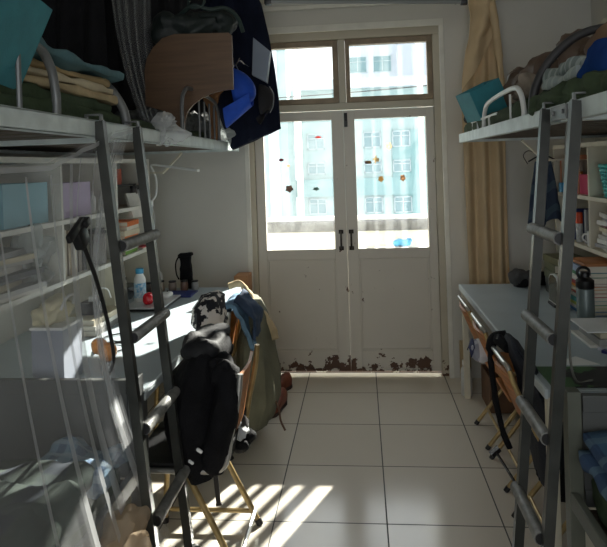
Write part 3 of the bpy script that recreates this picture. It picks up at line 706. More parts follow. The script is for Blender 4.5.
# black bed curtain on a wire
bc = thing('bed_curtain', 'black bed curtain hanging over the left upper bed behind the quilts', 'curtain', (-1.4, -1.33, 1.8))
bm = BM(); sheet(bm, lambda u, v: (-1.86 + .80 * u, -1.34 + .022 * math.sin(u * 44 + v), 2.78 - .98 * v), 70, 16, .004, .01, 5, 3); obj('cloth', bm, BLACK, bc)
bm = BM(); tube(bm, [(-1.87, -1.34, 2.785), (-1.0, -1.34, 2.785)], .006, 8); tube(bm, [(-1.01, -1.34, 2.78), (-1.01, -1.34, 2.80)], .005, 8); obj('wire', bm, STEEL, bc)
bc2 = thing('bed_curtain', 'charcoal bed curtain closing the wall side and far end of the left upper bed', 'curtain', (-1.80, -.6, 1.8))
def bc2f(u, v):
    s = u * 2.50
    if s < 1.70: x, y = -1.845 + .012 * math.sin(u * 150), -1.30 + s
    else: x, y = -1.845 + (s - 1.70), .405 + .012 * math.sin(u * 150)
    return (x, y, 2.79 - .97 * v)
bm = BM(); sheet(bm, bc2f, 150, 8, .003); obj('cloth', bm, M('charcoal_cloth', (44, 44, 46), .9, bump=.2), bc2)
# gauze over the left beds
un = thing('mosquito_net', 'white gauze net gathered above the left upper bed beside the brown table', 'net', (-1.0, -1.2, 1.8))
def unet(u, v):
    z = 2.76 - .95 * v; w = .17 * (1 - .62 * v)
    x = -1.29 + .15 * v ** 2.2 + w * 1.05 * (2 * u - 1) * .75; y = -.50 - .10 * v + .035 * math.sin(u * 31 + 2 * v) * (1 - .3 * v) + .05 * (2 * u - 1) ** 2
    return (x, y, z)
bm = BM(); sheet(bm, unet, 120, 24, 0); obj('cloth', bm, NET, un)
for u, w in ((.08, .0016), (.2, .001), (.31, .002), (.40, .001), (.52, .0018), (.63, .001), (.72, .0016), (.9, .0014)):
    bm = BM(); tube(bm, [Vector(unet(u, v / 14)) + Vector((0, -.010, 0)) for v in range(15)], w * 1.5, 5); obj('fold', bm, NETFOLD, un)
dn = thing('mosquito_net', 'white gauze net draped from the left rail down over the lower bed', 'net', (-.93, -2.4, 0))
NT = ((-3.4, 1.60), (-2.75, 1.66), (-2.36, 1.607), (-2.12, 1.612), (-1.90, 1.665), (-1.70, 1.715), (-1.52, 1.742))   # hung along the rail
NB = ((-2.9, 0), (-2.5, 0), (-2.1, 0), (-1.80, .0), (-1.62, .0), (-1.53, .0), (-1.49, .02))                       # where the hem lies
def lerp_path(P, u):
    q = u * (len(P) - 1); i = min(int(q), len(P) - 2); t = q - i
    return tuple(a + (b - a) * t for a, b in zip(P[i], P[i + 1]))
def dnet(u, v):
    (yt, zt), (yb, zb) = lerp_path(NT, u), lerp_path(NB, u)
    pinch = math.sin(math.pi * min(1, v * 1.15)) * max(0, (u - .45) / .55)
    y = yt + (yb - yt) * (v ** 1.25) - .34 * pinch * (1 - v) - .10 * pinch
    z = zt + (zb - zt) * v
    x = -.895 + .012 * math.sin(u * 26 + v) * (.3 + v) + .004 * math.sin(u * 61 + 2 - v * 2) + .10 * v * v
    return (x, y, z)
bm = BM(); sheet(bm, dnet, 200, 36, 0); obj('cloth', bm, NET, dn)
for u, w, sl in ((.33, .006, .03), (.425, .010, .04), (.50, .009, .03), (.595, .017, .04), (.66, .006, -.07), (.73, .008, .06), (.88, .008, .02)):
    bm = BM(); sheet(bm, lambda a, v: Vector(dnet(u + sl * v, .02 + .97 * v)) + Vector((.010, (a - .5) * w * (1.0 + 2.2 * v), 0)), 2, 24, 0); obj('fold', bm, NETHEM, dn)
bm = BM(); sheet(bm, lambda a, b: Vector(dnet(a * .999, .004)) + Vector((.008, 0, -.014 * b)), 60, 2, 0); obj('hem', bm, NETHEM, dn)
bm = BM(); sheet(bm, lambda a, b: Vector(dnet(.91 + .09 * b, .02 + .55 * a)) + Vector((-.014 + .006 * math.sin(b * 20), -.01, 0)), 30, 8, 0); obj('doubled_edge', bm, NET, dn)
bm = BM(); puff(bm, (-.80, -1.90, .26), (.16, .34, .50), .9, .10, 8, 41, 14, (.2, 0, 0)); ob = tag(obj('plastic_bag', bm, THINBAG), 'beige translucent plastic bag standing on the floor beneath the net beside the left ladder', 'bag')

# ------------------------------------------------------------------ desks and hutches
def desk(label, xa, xw, y0, y1, side):
    d = thing('desk', label, 'desk', ((xa + xw) / 2, (y0 + y1) / 2, 0), 'long desks under the upper beds')
    lo, hi = sorted((xa + .012 * side, xw - .006 * side))
    bm = BM(); box(bm, lo, hi, y0, y1, .722, .75, .002); obj('desktop', bm, DESKTOP, d, False)
    bm = BM(); lo2, hi2 = sorted((xa, xa + .0125 * side)); box(bm, lo2, hi2, y0, y1, .716, .752, .003); obj('front_edge', bm, DESKEDGE, d, False)
    for y in (y0 + .03, y1 - .04):
        for x in (xa + .03 * side, xw - .05 * side):
            bm = BM(); box(bm, x - .018, x + .018, y - .018, y + .018, 0, .722, .002); obj('leg', bm, GREYTUBE if side < 0 else CREAM, d, False)
    bm = BM(); x = xw - .06 * side; box(bm, x - .01, x + .01, y0 + .06, y1 - .08, .25, .70); obj('back_panel', bm, CREAM, d, False)
    bm = BM(); lo3, hi3 = sorted((xa + .10 * side, xw - .08 * side)); box(bm, lo3, hi3, y0 + .002, y0 + .02, .12, .72); obj('end_panel', bm, CREAM, d, False)
    return d
desk('long grey topped desk along the left wall, sunlit', -.90, XL, -1.45, .47, -1)
desk('long grey topped desk along the right wall, its corner next to the curtain', .565, XR, -1.42, .455, 1)

def hutch(label, xf, xw, ys, y0, y1, supports, side):
    h = thing('desk_hutch', label, 'shelf', ((xf + xw) / 2, (y0 + y1) / 2, .75), 'open shelves on the desks')
    lo, hi = sorted((xf, xw))
    for nm, z0, z1 in (('top_board', 1.635, 1.66), ('shelf_board', 1.335, 1.358), ('shelf_board', 1.045, 1.068)):
        bm = BM(); box(bm, lo, hi, y0, y1, z0, z1, .001); obj(nm, bm, SHELFW if side < 0 else CREAM, h, False)
    for y in ys:
        bm = BM(); box(bm, lo + .001, hi - .001, y - .009, y + .009, 1.068, 1.335); obj('divider', bm, SHELFW if side < 0 else CREAM, h, False)
        bm = BM(); box(bm, lo + .001, hi - .001, y - .009, y + .009, 1.358, 1.635); obj('divider', bm, SHELFW if side < 0 else CREAM, h, False)
    for y in supports:
        bm = BM(); box(bm, lo + .001, hi - .001, y - .010, y + .010, .75, 1.045); obj('support', bm, CREAM, h, False)
    bm = BM(); x = xw - .006 * side if side > 0 else xw + .006; box(bm, x - .005, x + .005, y0, y1, 1.06, 1.64); obj('back_board', bm, CREAM, h, False)
    return h
hutch('white open shelf on the left desk, two rows of compartments behind the net', -1.50, XL + .001, (-2.15, -1.52, -.876, -.227, .316), -2.16, .325, (-2.15, -1.52, -.30, .314), -1)
hutch('cream open shelf on the right desk, holding the turquoise basket', 1.20, XR - .001, (-1.41, -.78, -.15, .437), -1.42, .447, (-1.41, -.78, .436), 1)

# ------------------------------------------------------------------ books and paper
def book(label, c, size, rgb, rotz=0.0, group=None, name='book', pages=True, tilt=None):
    """closed book lying flat: size = (depth x, spine y, thickness z); c = centre of its underside"""
    sx_, sy_, t = size; b = thing(name, label, 'book' if name == 'book' else 'magazine', (0, 0, 0), group)
    bm = BM(); ct = min(.002, t * .2)
    box(bm, -sx_ / 2, sx_ / 2, -sy_ / 2, sy_ / 2, 0, ct); box(bm, -sx_ / 2, sx_ / 2, -sy_ / 2, sy_ / 2, t - ct, t); box(bm, -sx_ / 2, -sx_ / 2 + .002, -sy_ / 2, sy_ / 2, ct, t - ct)
    obj('cover', bm, book_mat(0, rgb), b, False)
    bm = BM(); box(bm, -sx_ / 2 + .002, sx_ / 2 - .004, -sy_ / 2 + .004, sy_ / 2 - .004, ct, t - ct); obj('pages', bm, PAPER, b, False)
    b.location = c; b.rotation_euler = tilt if tilt else (0, 0, rotz)
    return b
ORD = ('topmost', 'second from the top', 'third from the top', 'fourth from the top', 'fifth from the top', 'sixth from the top', 'seventh from the top', 'eighth from the top', 'ninth from the top', 'tenth from the top', 'eleventh from the top', 'twelfth from the top')
def stack(where, cx, cy, z, rows, size, group, side=1, jit=.012, name='book', seed=1):
    r = random.Random(seed); n = len(rows)
    for k, (cn, rgb, t) in enumerate(rows):          # listed from the bottom up
        s = (size[0] * r.uniform(.93, 1), size[1] * r.uniform(.93, 1), t)
        book('%s %s, %s of the %s' % (cn, name, ORD[n - 1 - k], where), (cx + r.uniform(-jit, jit), cy + r.uniform(-jit, jit), z), s, rgb, (0 if side > 0 else math.pi) + r.uniform(-1, 1) * (.20 if name == 'magazine' else .07), group, name)
        z += t + .0004
    return z
WHT, CRM = (214, 212, 204), (206, 196, 170)
stack('stack in the left shelf', -1.585, .02, 1.068, [('green', (110, 160, 50), .022), ('white', WHT, .026), ('magenta', (170, 80, 130), .018), ('white', (224, 222, 214), .030), ('orange', (216, 120, 50), .016), ('cream', CRM, .034), ('white', (220, 214, 200), .024), ('orange', (222, 112, 40), .030)], (.15, .22), 'books stacked in the left shelf', -1, .01, seed=2)
stack('flat pile at the left shelf edge', -1.56, .235, 1.068, [('white', WHT, .008), ('red', (190, 50, 60), .006)], (.12, .14), 'thin pads on the lower left shelf', -1, .004, seed=3)
z = stack('olive stack on the right desk', 1.15, .12, .75, [('dark grey', (62, 66, 64), .05), ('grey', (86, 90, 84), .045), ('olive', (92, 98, 74), .05), ('dark olive', (84, 88, 62), .045), ('olive', (96, 96, 62), .04)], (.19, .24), 'olive books on the right desk', 1, .006, seed=4)
z = stack('tall stack on the right desk', 1.19, -.30, .75, [('blue', (90, 140, 190), .020), ('white', WHT, .016), ('yellow green', (180, 190, 80), .018), ('teal', (70, 150, 150), .022), ('white', WHT, .018), ('red', (186, 60, 60), .020), ('cream', CRM, .018), ('orange', (214, 140, 60), .016), ('dark red', (150, 50, 60), .016), ('white', WHT, .03), ('green', (60, 130, 90), .024), ('pale blue', (150, 170, 200), .036)], (.26, .22), 'coloured books on the right desk', 1, .006, seed=5)
bm = BM(); box(bm, 1.07, 1.33, -.42, -.19, z + .001, z + .016, .002); tag(obj('clipboard', bm, M('orange_brown_board', (176, 112, 58), .5, var=.1)), 'flat orange brown board lying on the tall book stack on the right desk', 'board')
# dark storage boxes behind that stack
r2 = random.Random(9)
stack('pile in the right shelf', 1.325, -.42, 1.068, [('white', WHT, .022), ('grey', (150, 152, 154), .018), ('white', (226, 226, 222), .024), ('pale grey', (190, 190, 190), .02), ('white', WHT, .020), ('cream', CRM, .022), ('dark red', (120, 40, 50), .012), ('white', (230, 228, 224), .022), ('grey', (130, 132, 140), .018), ('white', WHT, .024)], (.25, .40), 'magazines in the right shelf', 1, .014, 'magazine', 6)
for q, (yc, n, ttl) in enumerate(((-1.24, 9, 'inner magazine pile in the left shelf'), (-1.80, 9, 'outer magazine pile in the left shelf'))):
    rows = [(('white', WHT), ('grey', (140, 140, 142)), ('pale grey', (184, 184, 182)), ('dark grey', (84, 86, 90)), ('cream', CRM))[(k * 2 + q) % 5] + (.016 + .010 * ((k * 7) % 3) / 2,) for k in range(n)]
    stack(ttl, -1.63, yc, 1.068, rows, (.22, .34), 'magazines in the left shelf', -1, .03, 'magazine', 20 + q)

bm = BM(); puff(bm, (-1.575, -1.02, 1.185), (.10, .22, .22), .9, .09, 11, 71, 14); tag(obj('plastic_bag', bm, CLEARBAG), 'clear crumpled plastic bag in the lower row of the left shelf', 'bag')
# ------------------------------------------------------------------ things in the left shelf
def bin_(label, x0, x1, y0, y1, z0, z1, mat, name='storage_box'):
    b = thing(name, label, 'box', ((x0 + x1) / 2, (y0 + y1) / 2, z0)); t = .005
    for nm, w in (('front_panel', (x1 - t, x1, y0, y1, z0, z1)), ('back_panel', (x0, x0 + t, y0, y1, z0, z1)), ('side_panel', (x0 + t, x1 - t, y0, y0 + t, z0, z1)), ('side_panel', (x0 + t, x1 - t, y1 - t, y1, z0, z1)), ('base_panel', (x0 + t, x1 - t, y0 + t, y1 - t, z0, z0 + t))):
        bm = BM(); box(bm, *w, .001); obj(nm, bm, mat, b, False)
    return b
bin_('sky blue open box in the upper left shelf behind the net', -1.78, -1.535, -1.30, -.945, 1.358, 1.545, M('sky_blue_board', (120, 186, 204), .5, var=.04))
bin_('lilac open box in the upper left shelf beside the blue one', -1.78, -1.535, -.80, -.50, 1.358, 1.535, M('lilac_board', (176, 156, 196), .5, var=.04))
bm = BM(); rotbox(bm, (-1.62, -.90 + .03, 1.45), (.22, .008, .17), (.14, 0, 0)); rotbox(bm, (-1.62, -.845, 1.45), (.20, .006, .19), (.12, 0, 0)) if False else None
tag(obj('folder', bm, WHITEP, None, False), 'white thin folder leaning beside the sky blue box in the left shelf', 'folder')
def bottle(label, c, r, h, mat, capmat, name='bottle', neck=.5, capr=.5, band=None):
    b = thing(name, label, 'bottle', c)
    bm = BM(); lathe(bm, [(r * .9, 0), (r, .006), (r, h * .66), (r * .92, h * .74), (r * neck, h * .84), (r * neck, h * .88)], c); obj('body', bm, mat, b)
    bm = BM(); lathe(bm, [(r * capr * 1.1, h * .86), (r * capr * 1.12, h * .88), (r * capr * 1.12, h * .99), (r * capr, h)], c); obj('cap', bm, capmat, b)
    if band:
        bm = BM(); lathe(bm, [(r * 1.01, h * band[0]), (r * 1.02, h * band[0] + .001), (r * 1.02, h * band[1]), (r * 1.01, h * band[1] + .001)], c); obj('label', bm, band[2], b)
    return b
bottle('small white bottle beside the lilac box in the left shelf', (-1.555, -.445, 1.358), .022, .12, WHITEP, WHITEP)
CAPB = M('bright_blue_plastic', (60, 160, 205), .4)
bottle('white drink bottle with blue cap and blue label on the left desk', (-1.46, -.02, .75), .036, .225, WHITEP, CAPB, capr=.62, neck=.6, band=(.20, .60, M('blue_white_label', (70, 160, 205), .5, var=.3, vs=50, rgb2=(220, 232, 236))))
bm = BM(); puff(bm, (-1.375, -.115, .806), (.06, .07, .075), 1, .004, 8, 3); tag(obj('red_bauble', bm, M('red_shiny_plastic', (206, 30, 44), .25)), 'small shiny red ball in front of the white drink bottle', 'ball')
rb = bin_('dark orange box in the upper left shelf beyond the divider', -1.76, -1.60, -.15, .09, 1.50, 1.60, M('rust_orange_board', (176, 74, 44), .6))
bm = BM(); box(bm, -1.78, -1.58, -.18, .28, 1.488, 1.499); bar(bm, (-1.78, -.17, 1.358), (-1.78, -.17, 1.488), .012, .012); bar(bm, (-1.59, -.17, 1.358), (-1.59, -.17, 1.488), .012, .012); bar(bm, (-1.78, .27, 1.358), (-1.78, .27, 1.488), .012, .012); bar(bm, (-1.59, .27, 1.358), (-1.59, .27, 1.488), .012, .012)
tag(obj('shelf_riser', bm, BLACKPL, None, False), 'small black rack holding the dark orange box in the left shelf', 'rack')
book('white book leaning upright in the upper left shelf beneath the dark orange box', (-1.53, .095, 1.36), (.12, .16, .018), WHT, 0, None, 'book', True, (1.25, 0, 1.3))
for k, (y, h, rgb, lb) in enumerate(((.15, .13, (70, 66, 64), 'dark'), (.20, .12, (150, 150, 150), 'grey'), (.255, .13, (110, 96, 92), 'brown'))):
    bottle('small %s jar at the far end of the upper left shelf' % lb, (-1.545, y, 1.358), .024, h, M('jar_%d' % k, rgb, .35), BLACKPL, 'jar', .9, .9)
for k in range(5):
    y = -.80 + k * .052; rgb, cn = (((196, 186, 166), 'beige'), ((176, 160, 136), 'tan'), ((214, 208, 196), 'cream'), ((120, 110, 98), 'brown'), ((60, 62, 64), 'black'))[k]
    bm = BM(); w = .018; box(bm, -1.80, -1.535, y - w, y + w, 1.068, 1.072); box(bm, -1.80, -1.535, y - w, y - w + .003, 1.068, 1.30 - .006 * k); box(bm, -1.80, -1.535, y + w - .003, y + w, 1.068, 1.30 - .006 * k); box(bm, -1.538, -1.535, y - w, y + w, 1.068, 1.30 - .006 * k)
    b = thing('file_folder', '%s upright file in the lower left shelf, %s from the divider' % (cn, ('first', 'second', 'third', 'fourth', 'fifth')[k]), 'file', (-1.66, y, 1.068), 'upright files in the left shelf')
    obj('case', bm, M('file_%d' % k, rgb, .6, var=.05), b, False)
    bm = BM(); box(bm, -1.79, -1.54, y - w + .004, y + w - .004, 1.073, 1.28 - .006 * k); obj('sheets', bm, PAPER, b, False)
bottle('grey black mug shaped canister beside the files in the lower left shelf', (-1.55, -.40, 1.068), .045, .20, M('grey_canister', (120, 116, 112), .5), BLACKPL, 'canister', .95, .95)

# ------------------------------------------------------------------ on the left desk
lp = thing('laptop', 'closed silver laptop on the left desk behind the ladder', 'laptop', (-1.37, -.02, .75))
bm = BM(); box(bm, -1.50, -1.25, -.22, .14, .752, .764, .003); obj('base', bm, BLACKPL, lp, False)
bm = BM(); box(bm, -1.50, -1.25, -.22, .14, .765, .773, .003); obj('lid', bm, M('silver_lid', (204, 206, 208), .35, metal=.3, var=.02), lp, False)
mo = thing('computer_mouse', 'white computer mouse on the closed laptop', 'mouse', (-1.32, .06, .773))
bm = BM(); puff(bm, (-1.32, .06, .789), (.062, .105, .032), 1, 0, 5, 1); obj('shell', bm, WHITEP, mo)
bm = BM(); tube(bm, [(-1.322, .085, .806), (-1.318, .085, .806)], .007, 10); obj('wheel', bm, BLACKPL, mo)
bw = thing('steel_bowl', 'shiny steel bowl beside the drink bottle on the left desk', 'bowl', (-1.62, .12, .75))
bm = BM(); lathe(bm, [(.03, 0), (.045, .004), (.075, .04), (.085, .09), (.088, .092), (.080, .09), (.070, .042), (.04, .010)], (-1.62, .12, .75), 24); obj('wall', bm, STEEL, bw)
for k, (x, y, h, r, rgb, lb) in enumerate(((-1.68, .25, .12, .024, (210, 210, 206), 'white'), (-1.53, .30, .075, .026, (90, 84, 80), 'dark brown'), (-1.46, .36, .075, .027, (176, 164, 150), 'beige'), (-1.38, .37, .07, .027, (150, 134, 122), 'tan'), (-1.30, .38, .07, .026, (120, 90, 76), 'brown'), (-1.23, .40, .065, .024, (150, 150, 150), 'grey'))):
    bottle('small %s jar in the row at the far end of the left desk' % lb, (x, y, .75), r, h, M('cosmetic_jar_%d' % k, rgb, .3), BLACKPL, 'jar', .85, .85)
bm = BM(); box(bm, -1.40, -1.19, .15, .33, .7505, .760, .002); tag(obj('blue_notebook', bm, M('blue_cover', (34, 52, 120), .5), None, False), 'dark blue flat notebook in front of the jars on the left desk', 'book')
po_ = thing('black_pouch', 'black tall pouch standing at the far end of the left desk against the wall', 'pouch', (-1.29, .44, .75))
bm = BM(); puff(bm, (-1.30, .44, .868), (.085, .045, .236), .6, .012, 12, 44); obj('body', bm, BLACK, po_)
bm = BM(); puff(bm, (-1.30, .437, .985), (.105, .055, .03), .8, .006, 12, 45, rot=(0, -.12, 0)); obj('flap', bm, BLACK, po_)
bm = BM(); tube(bm, smooth_path([(-1.345, .42, .98), (-1.365, .41, .93), (-1.362, .41, .86), (-1.345, .41, .82)], 5), .005, 6); obj('strap', bm, BLACK, po_)
bm = BM(); puff(bm, (-1.56, .40, .822), (.20, .09, .144), 1, .008, 6, 46); tag(obj('oval_cushion', bm, WHITEC), 'off-white oval cushion lying at the far end of the left desk by the wall', 'cushion')
og = thing('orange_ball', 'round orange two-lobed ball on the left desk in front of the books', 'ball', (-1.22, -1.06, .75))
bm = BM(); puff(bm, (-1.205, -1.09, .790), (.082, .08, .08), 1, .006, 12, 47); obj('front_lobe', bm, M('orange_rind', (226, 142, 36), .45, var=.08, bump=.2, bs=200), og)
bm = BM(); puff(bm, (-1.255, -1.06, .803), (.07, .07, .075), 1, .006, 12, 48); obj('rear_lobe', bm, M('orange_rind'), og)
wb = thing('white_box', 'tall grey box on the left desk behind the net', 'box', (-1.33, -1.28, .75))
bm = BM(); box(bm, -1.375, -1.245, -1.40, -1.24, .75, .97, .003); obj('body', bm, M('pale_grey_board', (150, 156, 168), .5, var=.03), wb, False)
bm = BM(); box(bm, -1.38, -1.24, -1.405, -1.235, .97, .982, .003); obj('lid', bm, WHITEP, wb, False)
cb = thing('cloth_bag', 'cream cloth bag with a handle on the tall grey box behind the net', 'bag', (-1.34, -1.29, 1.012))
bm = BM(); puff(bm, (-1.325, -1.31, 1.026), (.12, .17, .09), .95, .04, 12, 49); obj('body', bm, M('cream_bag_cloth', (214, 206, 172), .9, bump=.2), cb)
bm = BM(); tube(bm, smooth_path([(-1.27, -1.36, 1.04), (-1.255, -1.34, 1.085), (-1.255, -1.28, 1.085), (-1.27, -1.26, 1.04)], 5), .006, 8); obj('handle', bm, WHITEC, cb)
stack('low stack beneath the black adapter', -1.52, -.56, .75, [('grey', (120, 120, 116), .03), ('white', WHT, .022), ('beige', CRM, .028)], (.20, .34), 'books under the adapter on the left desk', -1, .01, seed=7)
ad = thing('power_strip', 'black power adapter block with a white plug on the low book stack', 'adapter', (-1.52, -.58, .831))
bm = BM(); box(bm, -1.56, -1.46, -.62, -.54, .8316, .90, .006); obj('block', bm, BLACKPL, ad)
bm = BM(); box(bm, -1.52, -1.485, -.60, -.565, .90, .93, .004); tube(bm, smooth_path([(-1.50, -.58, .925), (-1.48, -.56, .96), (-1.45, -.52, .95), (-1.44, -.50, .90)], 5), .004, 6); obj('plug', bm, WHITEP, ad)
for k, (x, y, lb) in enumerate(((-1.32, -.80, 'nearest the books'), (-1.28, -.96, 'beside the orange ball'))):
    bm = BM(); tube(bm, smooth_path([(x, y, .757), (x + .06, y - .03, .757), (x + .10, y + .05, .757), (x + .02, y + .11, .757), (x - .05, y + .04, .757), (x - .02, y - .06, .757)], 6), .004, 6); tag(obj('charging_cable', bm, BLACKPL), 'black coiled cable on the left desk %s' % lb, 'cable')
gn = thing('phone_holder', 'black gooseneck phone holder clamped to the near end of the left desk', 'phone holder', (-1.06, -1.44, .75))
bm = BM(); box(bm, -1.09, -1.03, -1.468, -1.40, .7505, .772, .004); box(bm, -1.09, -1.03, -1.468, -1.453, .69, .772, .003); box(bm, -1.085, -1.035, -1.466, -1.41, .69, .702, .003); tube(bm, [(-1.06, -1.43, .64), (-1.06, -1.43, .72)], .008, 8); tube(bm, [(-1.06, -1.43, .63), (-1.06, -1.43, .645)], .02, 12); obj('clamp', bm, BLACKPL, gn)
bm = BM(); tube(bm, smooth_path([(-1.06, -1.44, .765), (-1.045, -1.47, .80), (-.99, -1.56, .86), (-.91, -1.70, .955), (-.868, -1.81, 1.06), (-.862, -1.87, 1.18), (-.863, -1.92, 1.28), (-.865, -1.98, 1.375)], 8), .0062, 10); obj('gooseneck', bm, BLACKPL, gn)
bm = BM(); rotbox(bm, (-.866, -1.995, 1.400), (.03, .05, .06), (.6, 0, 0), .006); rotbox(bm, (-.862, -2.03, 1.425), (.014, .10, .024), (.5, 0, 0), .004); rotbox(bm, (-.862, -1.98, 1.440), (.03, .035, .022), (.5, 0, 0), .004); obj('phone_clamp', bm, BLACKPL, gn)
cl = thing('clip_lamp', 'white clip-on desk lamp with a bent arm at the far end of the left shelf', 'lamp', (-1.51, .335, 1.05))
bm = BM(); box(bm, -1.56, -1.49, .327, .36, 1.335, 1.375, .004); obj('clip', bm, WHITEP, cl)
bm = BM(); tube(bm, smooth_path([(-1.50, .345, 1.37), (-1.47, .36, 1.42), (-1.47, .37, 1.52), (-1.49, .37, 1.58), (-1.50, .36, 1.615), (-1.45, .34, 1.625)], 6), .007, 8); obj('arm', bm, WHITEP, cl)
bm = BM(); bar(bm, (-1.47, .345, 1.622), (-1.13, .22, 1.572), .030, .014); obj('light_bar', bm, WHITEP, cl, False)
bm = BM(); tube(bm, smooth_path([(-1.50, .35, 1.345), (-1.49, .37, 1.25), (-1.50, .36, 1.12), (-1.53, .37, 1.0), (-1.54, .38, .85), (-1.50, .36, .757)], 6), .003, 6); obj('cord', bm, WHITEP, cl)

# ------------------------------------------------------------------ right shelf and desk
BASK = M('turquoise_basket_plastic', (60, 190, 186), .45, var=.05)
bk = thing('basket', 'turquoise woven plastic basket in the upper right shelf', 'basket', (1.31, -.27, 1.358))
bm = BM(); n = 26; rows = 9
for j in range(rows):
    z = 1.362 + .165 * j / (rows - 1); r = .062 + .024 * j / (rows - 1)
    tube(bm, [(1.31 + r * math.cos(k * 2 * math.pi / n), -.27 + r * math.sin(k * 2 * math.pi / n), z + .0025 * (-1) ** k) for k in range(n + 1)], .007 if j < rows - 1 else .009, 6)
for k in range(n):
    a = k * 2 * math.pi / n; tube(bm, [(1.31 + .060 * math.cos(a), -.27 + .060 * math.sin(a), 1.36), (1.31 + .084 * math.cos(a), -.27 + .084 * math.sin(a), 1.525)], .0045, 5)
obj('weave', bm, BASK, bk)
bm = BM(); lathe(bm, [(.001, 0), (.064, 0), (.064, .004), (.001, .004)], (1.31, -.27, 1.358)); obj('base', bm, BASK, bk)
bm = BM(); lathe(bm, [(.056, .004), (.076, .155), (.001, .165)], (1.31, -.27, 1.358)); o = obj('inner_liner', bm, BLACKPL, bk)
bm = BM(); rotbox(bm, (1.31, -.27, 1.575), (.012, .03, .12), (.3, .1, 0), .003); tag(obj('hair_clip', bm, BLACKPL), 'black clip standing upright in the turquoise basket', 'clip')
bm = BM(); box(bm, 1.24, 1.42, -.03, .16, 1.3585, 1.475, .002); tag(obj('magenta_box', bm, M('magenta_board', (196, 40, 90), .5), None, False), 'magenta box in the upper right shelf behind the ladder', 'box')
bm = BM(); rotbox(bm, (1.28, .24, 1.425), (.012, .13, .13), (0, -.12, .15)); tag(obj('orange_card', bm, M('orange_kraft_board', (216, 146, 76), .6), None, False), 'pale orange card standing beside the magenta box', 'card')
bm = BM(); lathe(bm, [(.03, 0), (.034, .003), (.034, .055), (.031, .06), (.001, .06)], (1.235, .345, 1.358)); tag(obj('small_tub', bm, M('sky_blue_tape', (70, 150, 196), .4)), 'small sky blue tub at the far front corner of the upper right shelf', 'tub')
bm = BM(); lathe(bm, [(.045, 0), (.05, .004), (.05, .19), (.046, .20), (.001, .2)], (1.36, .30, 1.358)); tag(obj('grey_canister', bm, M('warm_grey_canister', (140, 128, 116), .5)), 'grey brown cylinder at the back of the upper right shelf', 'canister')
bm = BM(); box(bm, 1.22, 1.45, .06, .38, 1.565 - .001, 1.572); box(bm, 1.24, 1.44, .08, .36, 1.5721, 1.592, .002)
for x in (1.225, 1.445):
    for y in (.065, .375): box(bm, x - .004, x + .004, y - .004, y + .004, 1.358, 1.565)
tag(obj('wire_rack', bm, M('orange_rack', (190, 130, 96), .5), None, False), 'orange topped rack under the top board of the right shelf', 'rack')
gs = thing('spray_can', 'white spray can with an orange cap in the lower right shelf', 'can', (1.24, .10, 1.068))
bm = BM(); lathe(bm, [(.018, 0), (.02, .003), (.02, .11), (.018, .115)], (1.235, .105, 1.068)); obj('body', bm, M('pale_can', (196, 200, 200), .4, var=.2, vs=60), gs)
bm = BM(); lathe(bm, [(.019, .112), (.02, .116), (.02, .175), (.017, .18)], (1.235, .105, 1.068)); obj('cap', bm, M('orange_red_plastic', (222, 80, 40), .4), gs)
bm = BM(); box(bm, 1.24, 1.42, .20, .225, 1.0685, 1.26, .002); tag(obj('blue_binder', bm, M('navy_board', (40, 52, 110), .5), None, False), 'dark blue upright binder in the lower right shelf behind the ladder', 'binder')
bm = BM(); box(bm, 1.23, 1.40, -.02, .012, 1.0685, 1.27, .002); tag(obj('grey_binder', bm, M('grey_board', (150, 152, 154), .5), None, False), 'grey upright binder beside the orange capped can', 'binder')
mg = thing('mug', 'white mug with a handle at the front of the lower right shelf', 'mug', (1.245, -.085, 1.068))
bm = BM(); lathe(bm, [(.03, 0), (.033, .004), (.035, .085), (.032, .085), (.028, .008)], (1.245, -.085, 1.068)); obj('cup', bm, WHITEP, mg)
bm = BM(); tube(bm, smooth_path([(1.225, -.055, 1.135), (1.21, -.035, 1.13), (1.205, -.03, 1.105), (1.22, -.05, 1.085)], 5), .005, 8); obj('handle', bm, WHITEP, mg)
bt_ = thing('drink_bottle', 'grey green drink bottle with a black loop cap on the right desk', 'bottle', (1.035, -.52, .75))
c = (1.035, -.52, .75)
bm = BM(); lathe(bm, [(.038, 0), (.042, .004), (.042, .165), (.040, .172), (.034, .178)], c, 24); obj('body', bm, M('grey_green_bottle', (112, 126, 126), .35, metal=.2), bt_)
bm = BM(); lathe(bm, [(.041, .172), (.043, .176), (.043, .212), (.026, .226), (.022, .228), (.022, .25), (.02, .254)], c, 24); obj('cap', bm, BLACKPL, bt_)
bm = BM(); tube(bm, smooth_path([(c[0] - .024, c[1], c[2] + .22), (c[0] - .036, c[1], c[2] + .25), (c[0] - .026, c[1], c[2] + .272), (c[0], c[1], c[2] + .276), (c[0] + .02, c[1], c[2] + .262), (c[0] + .022, c[1], c[2] + .235)], 5), .007, 8); obj('loop', bm, BLACKPL, bt_)
mi = thing('desk_mirror', 'small upright grey mirror with a white rim on the right desk behind the ladder', 'mirror', (1.0, -.16, .75))
bm = BM(); prism(bm, [(.985 + .001 * k, -.235 + .14 * t, .765 + zz) for k, (t, zz) in enumerate(((0, .0), (1, 0), (1, .13), (.85, .155), (.5, .165), (.15, .155), (0, .13)))], (.012, 0, 0)); obj('rim', bm, WHITEP, mi, False)
bm = BM(); prism(bm, [(.983 + .001 * k, -.227 + .124 * t, .772 + zz) for k, (t, zz) in enumerate(((0, .0), (1, 0), (1, .12), (.85, .142), (.5, .15), (.15, .142), (0, .12)))], (.004, 0, 0)); obj('glass', bm, M('mirror_glass', (112, 112, 100), .15, metal=.5), mi, False)
bm = BM(); box(bm, .975, 1.03, -.225, -.105, .7505, .766, .003); obj('stand', bm, BLACKPL, mi, False)
r3 = random.Random(3); z = .7505
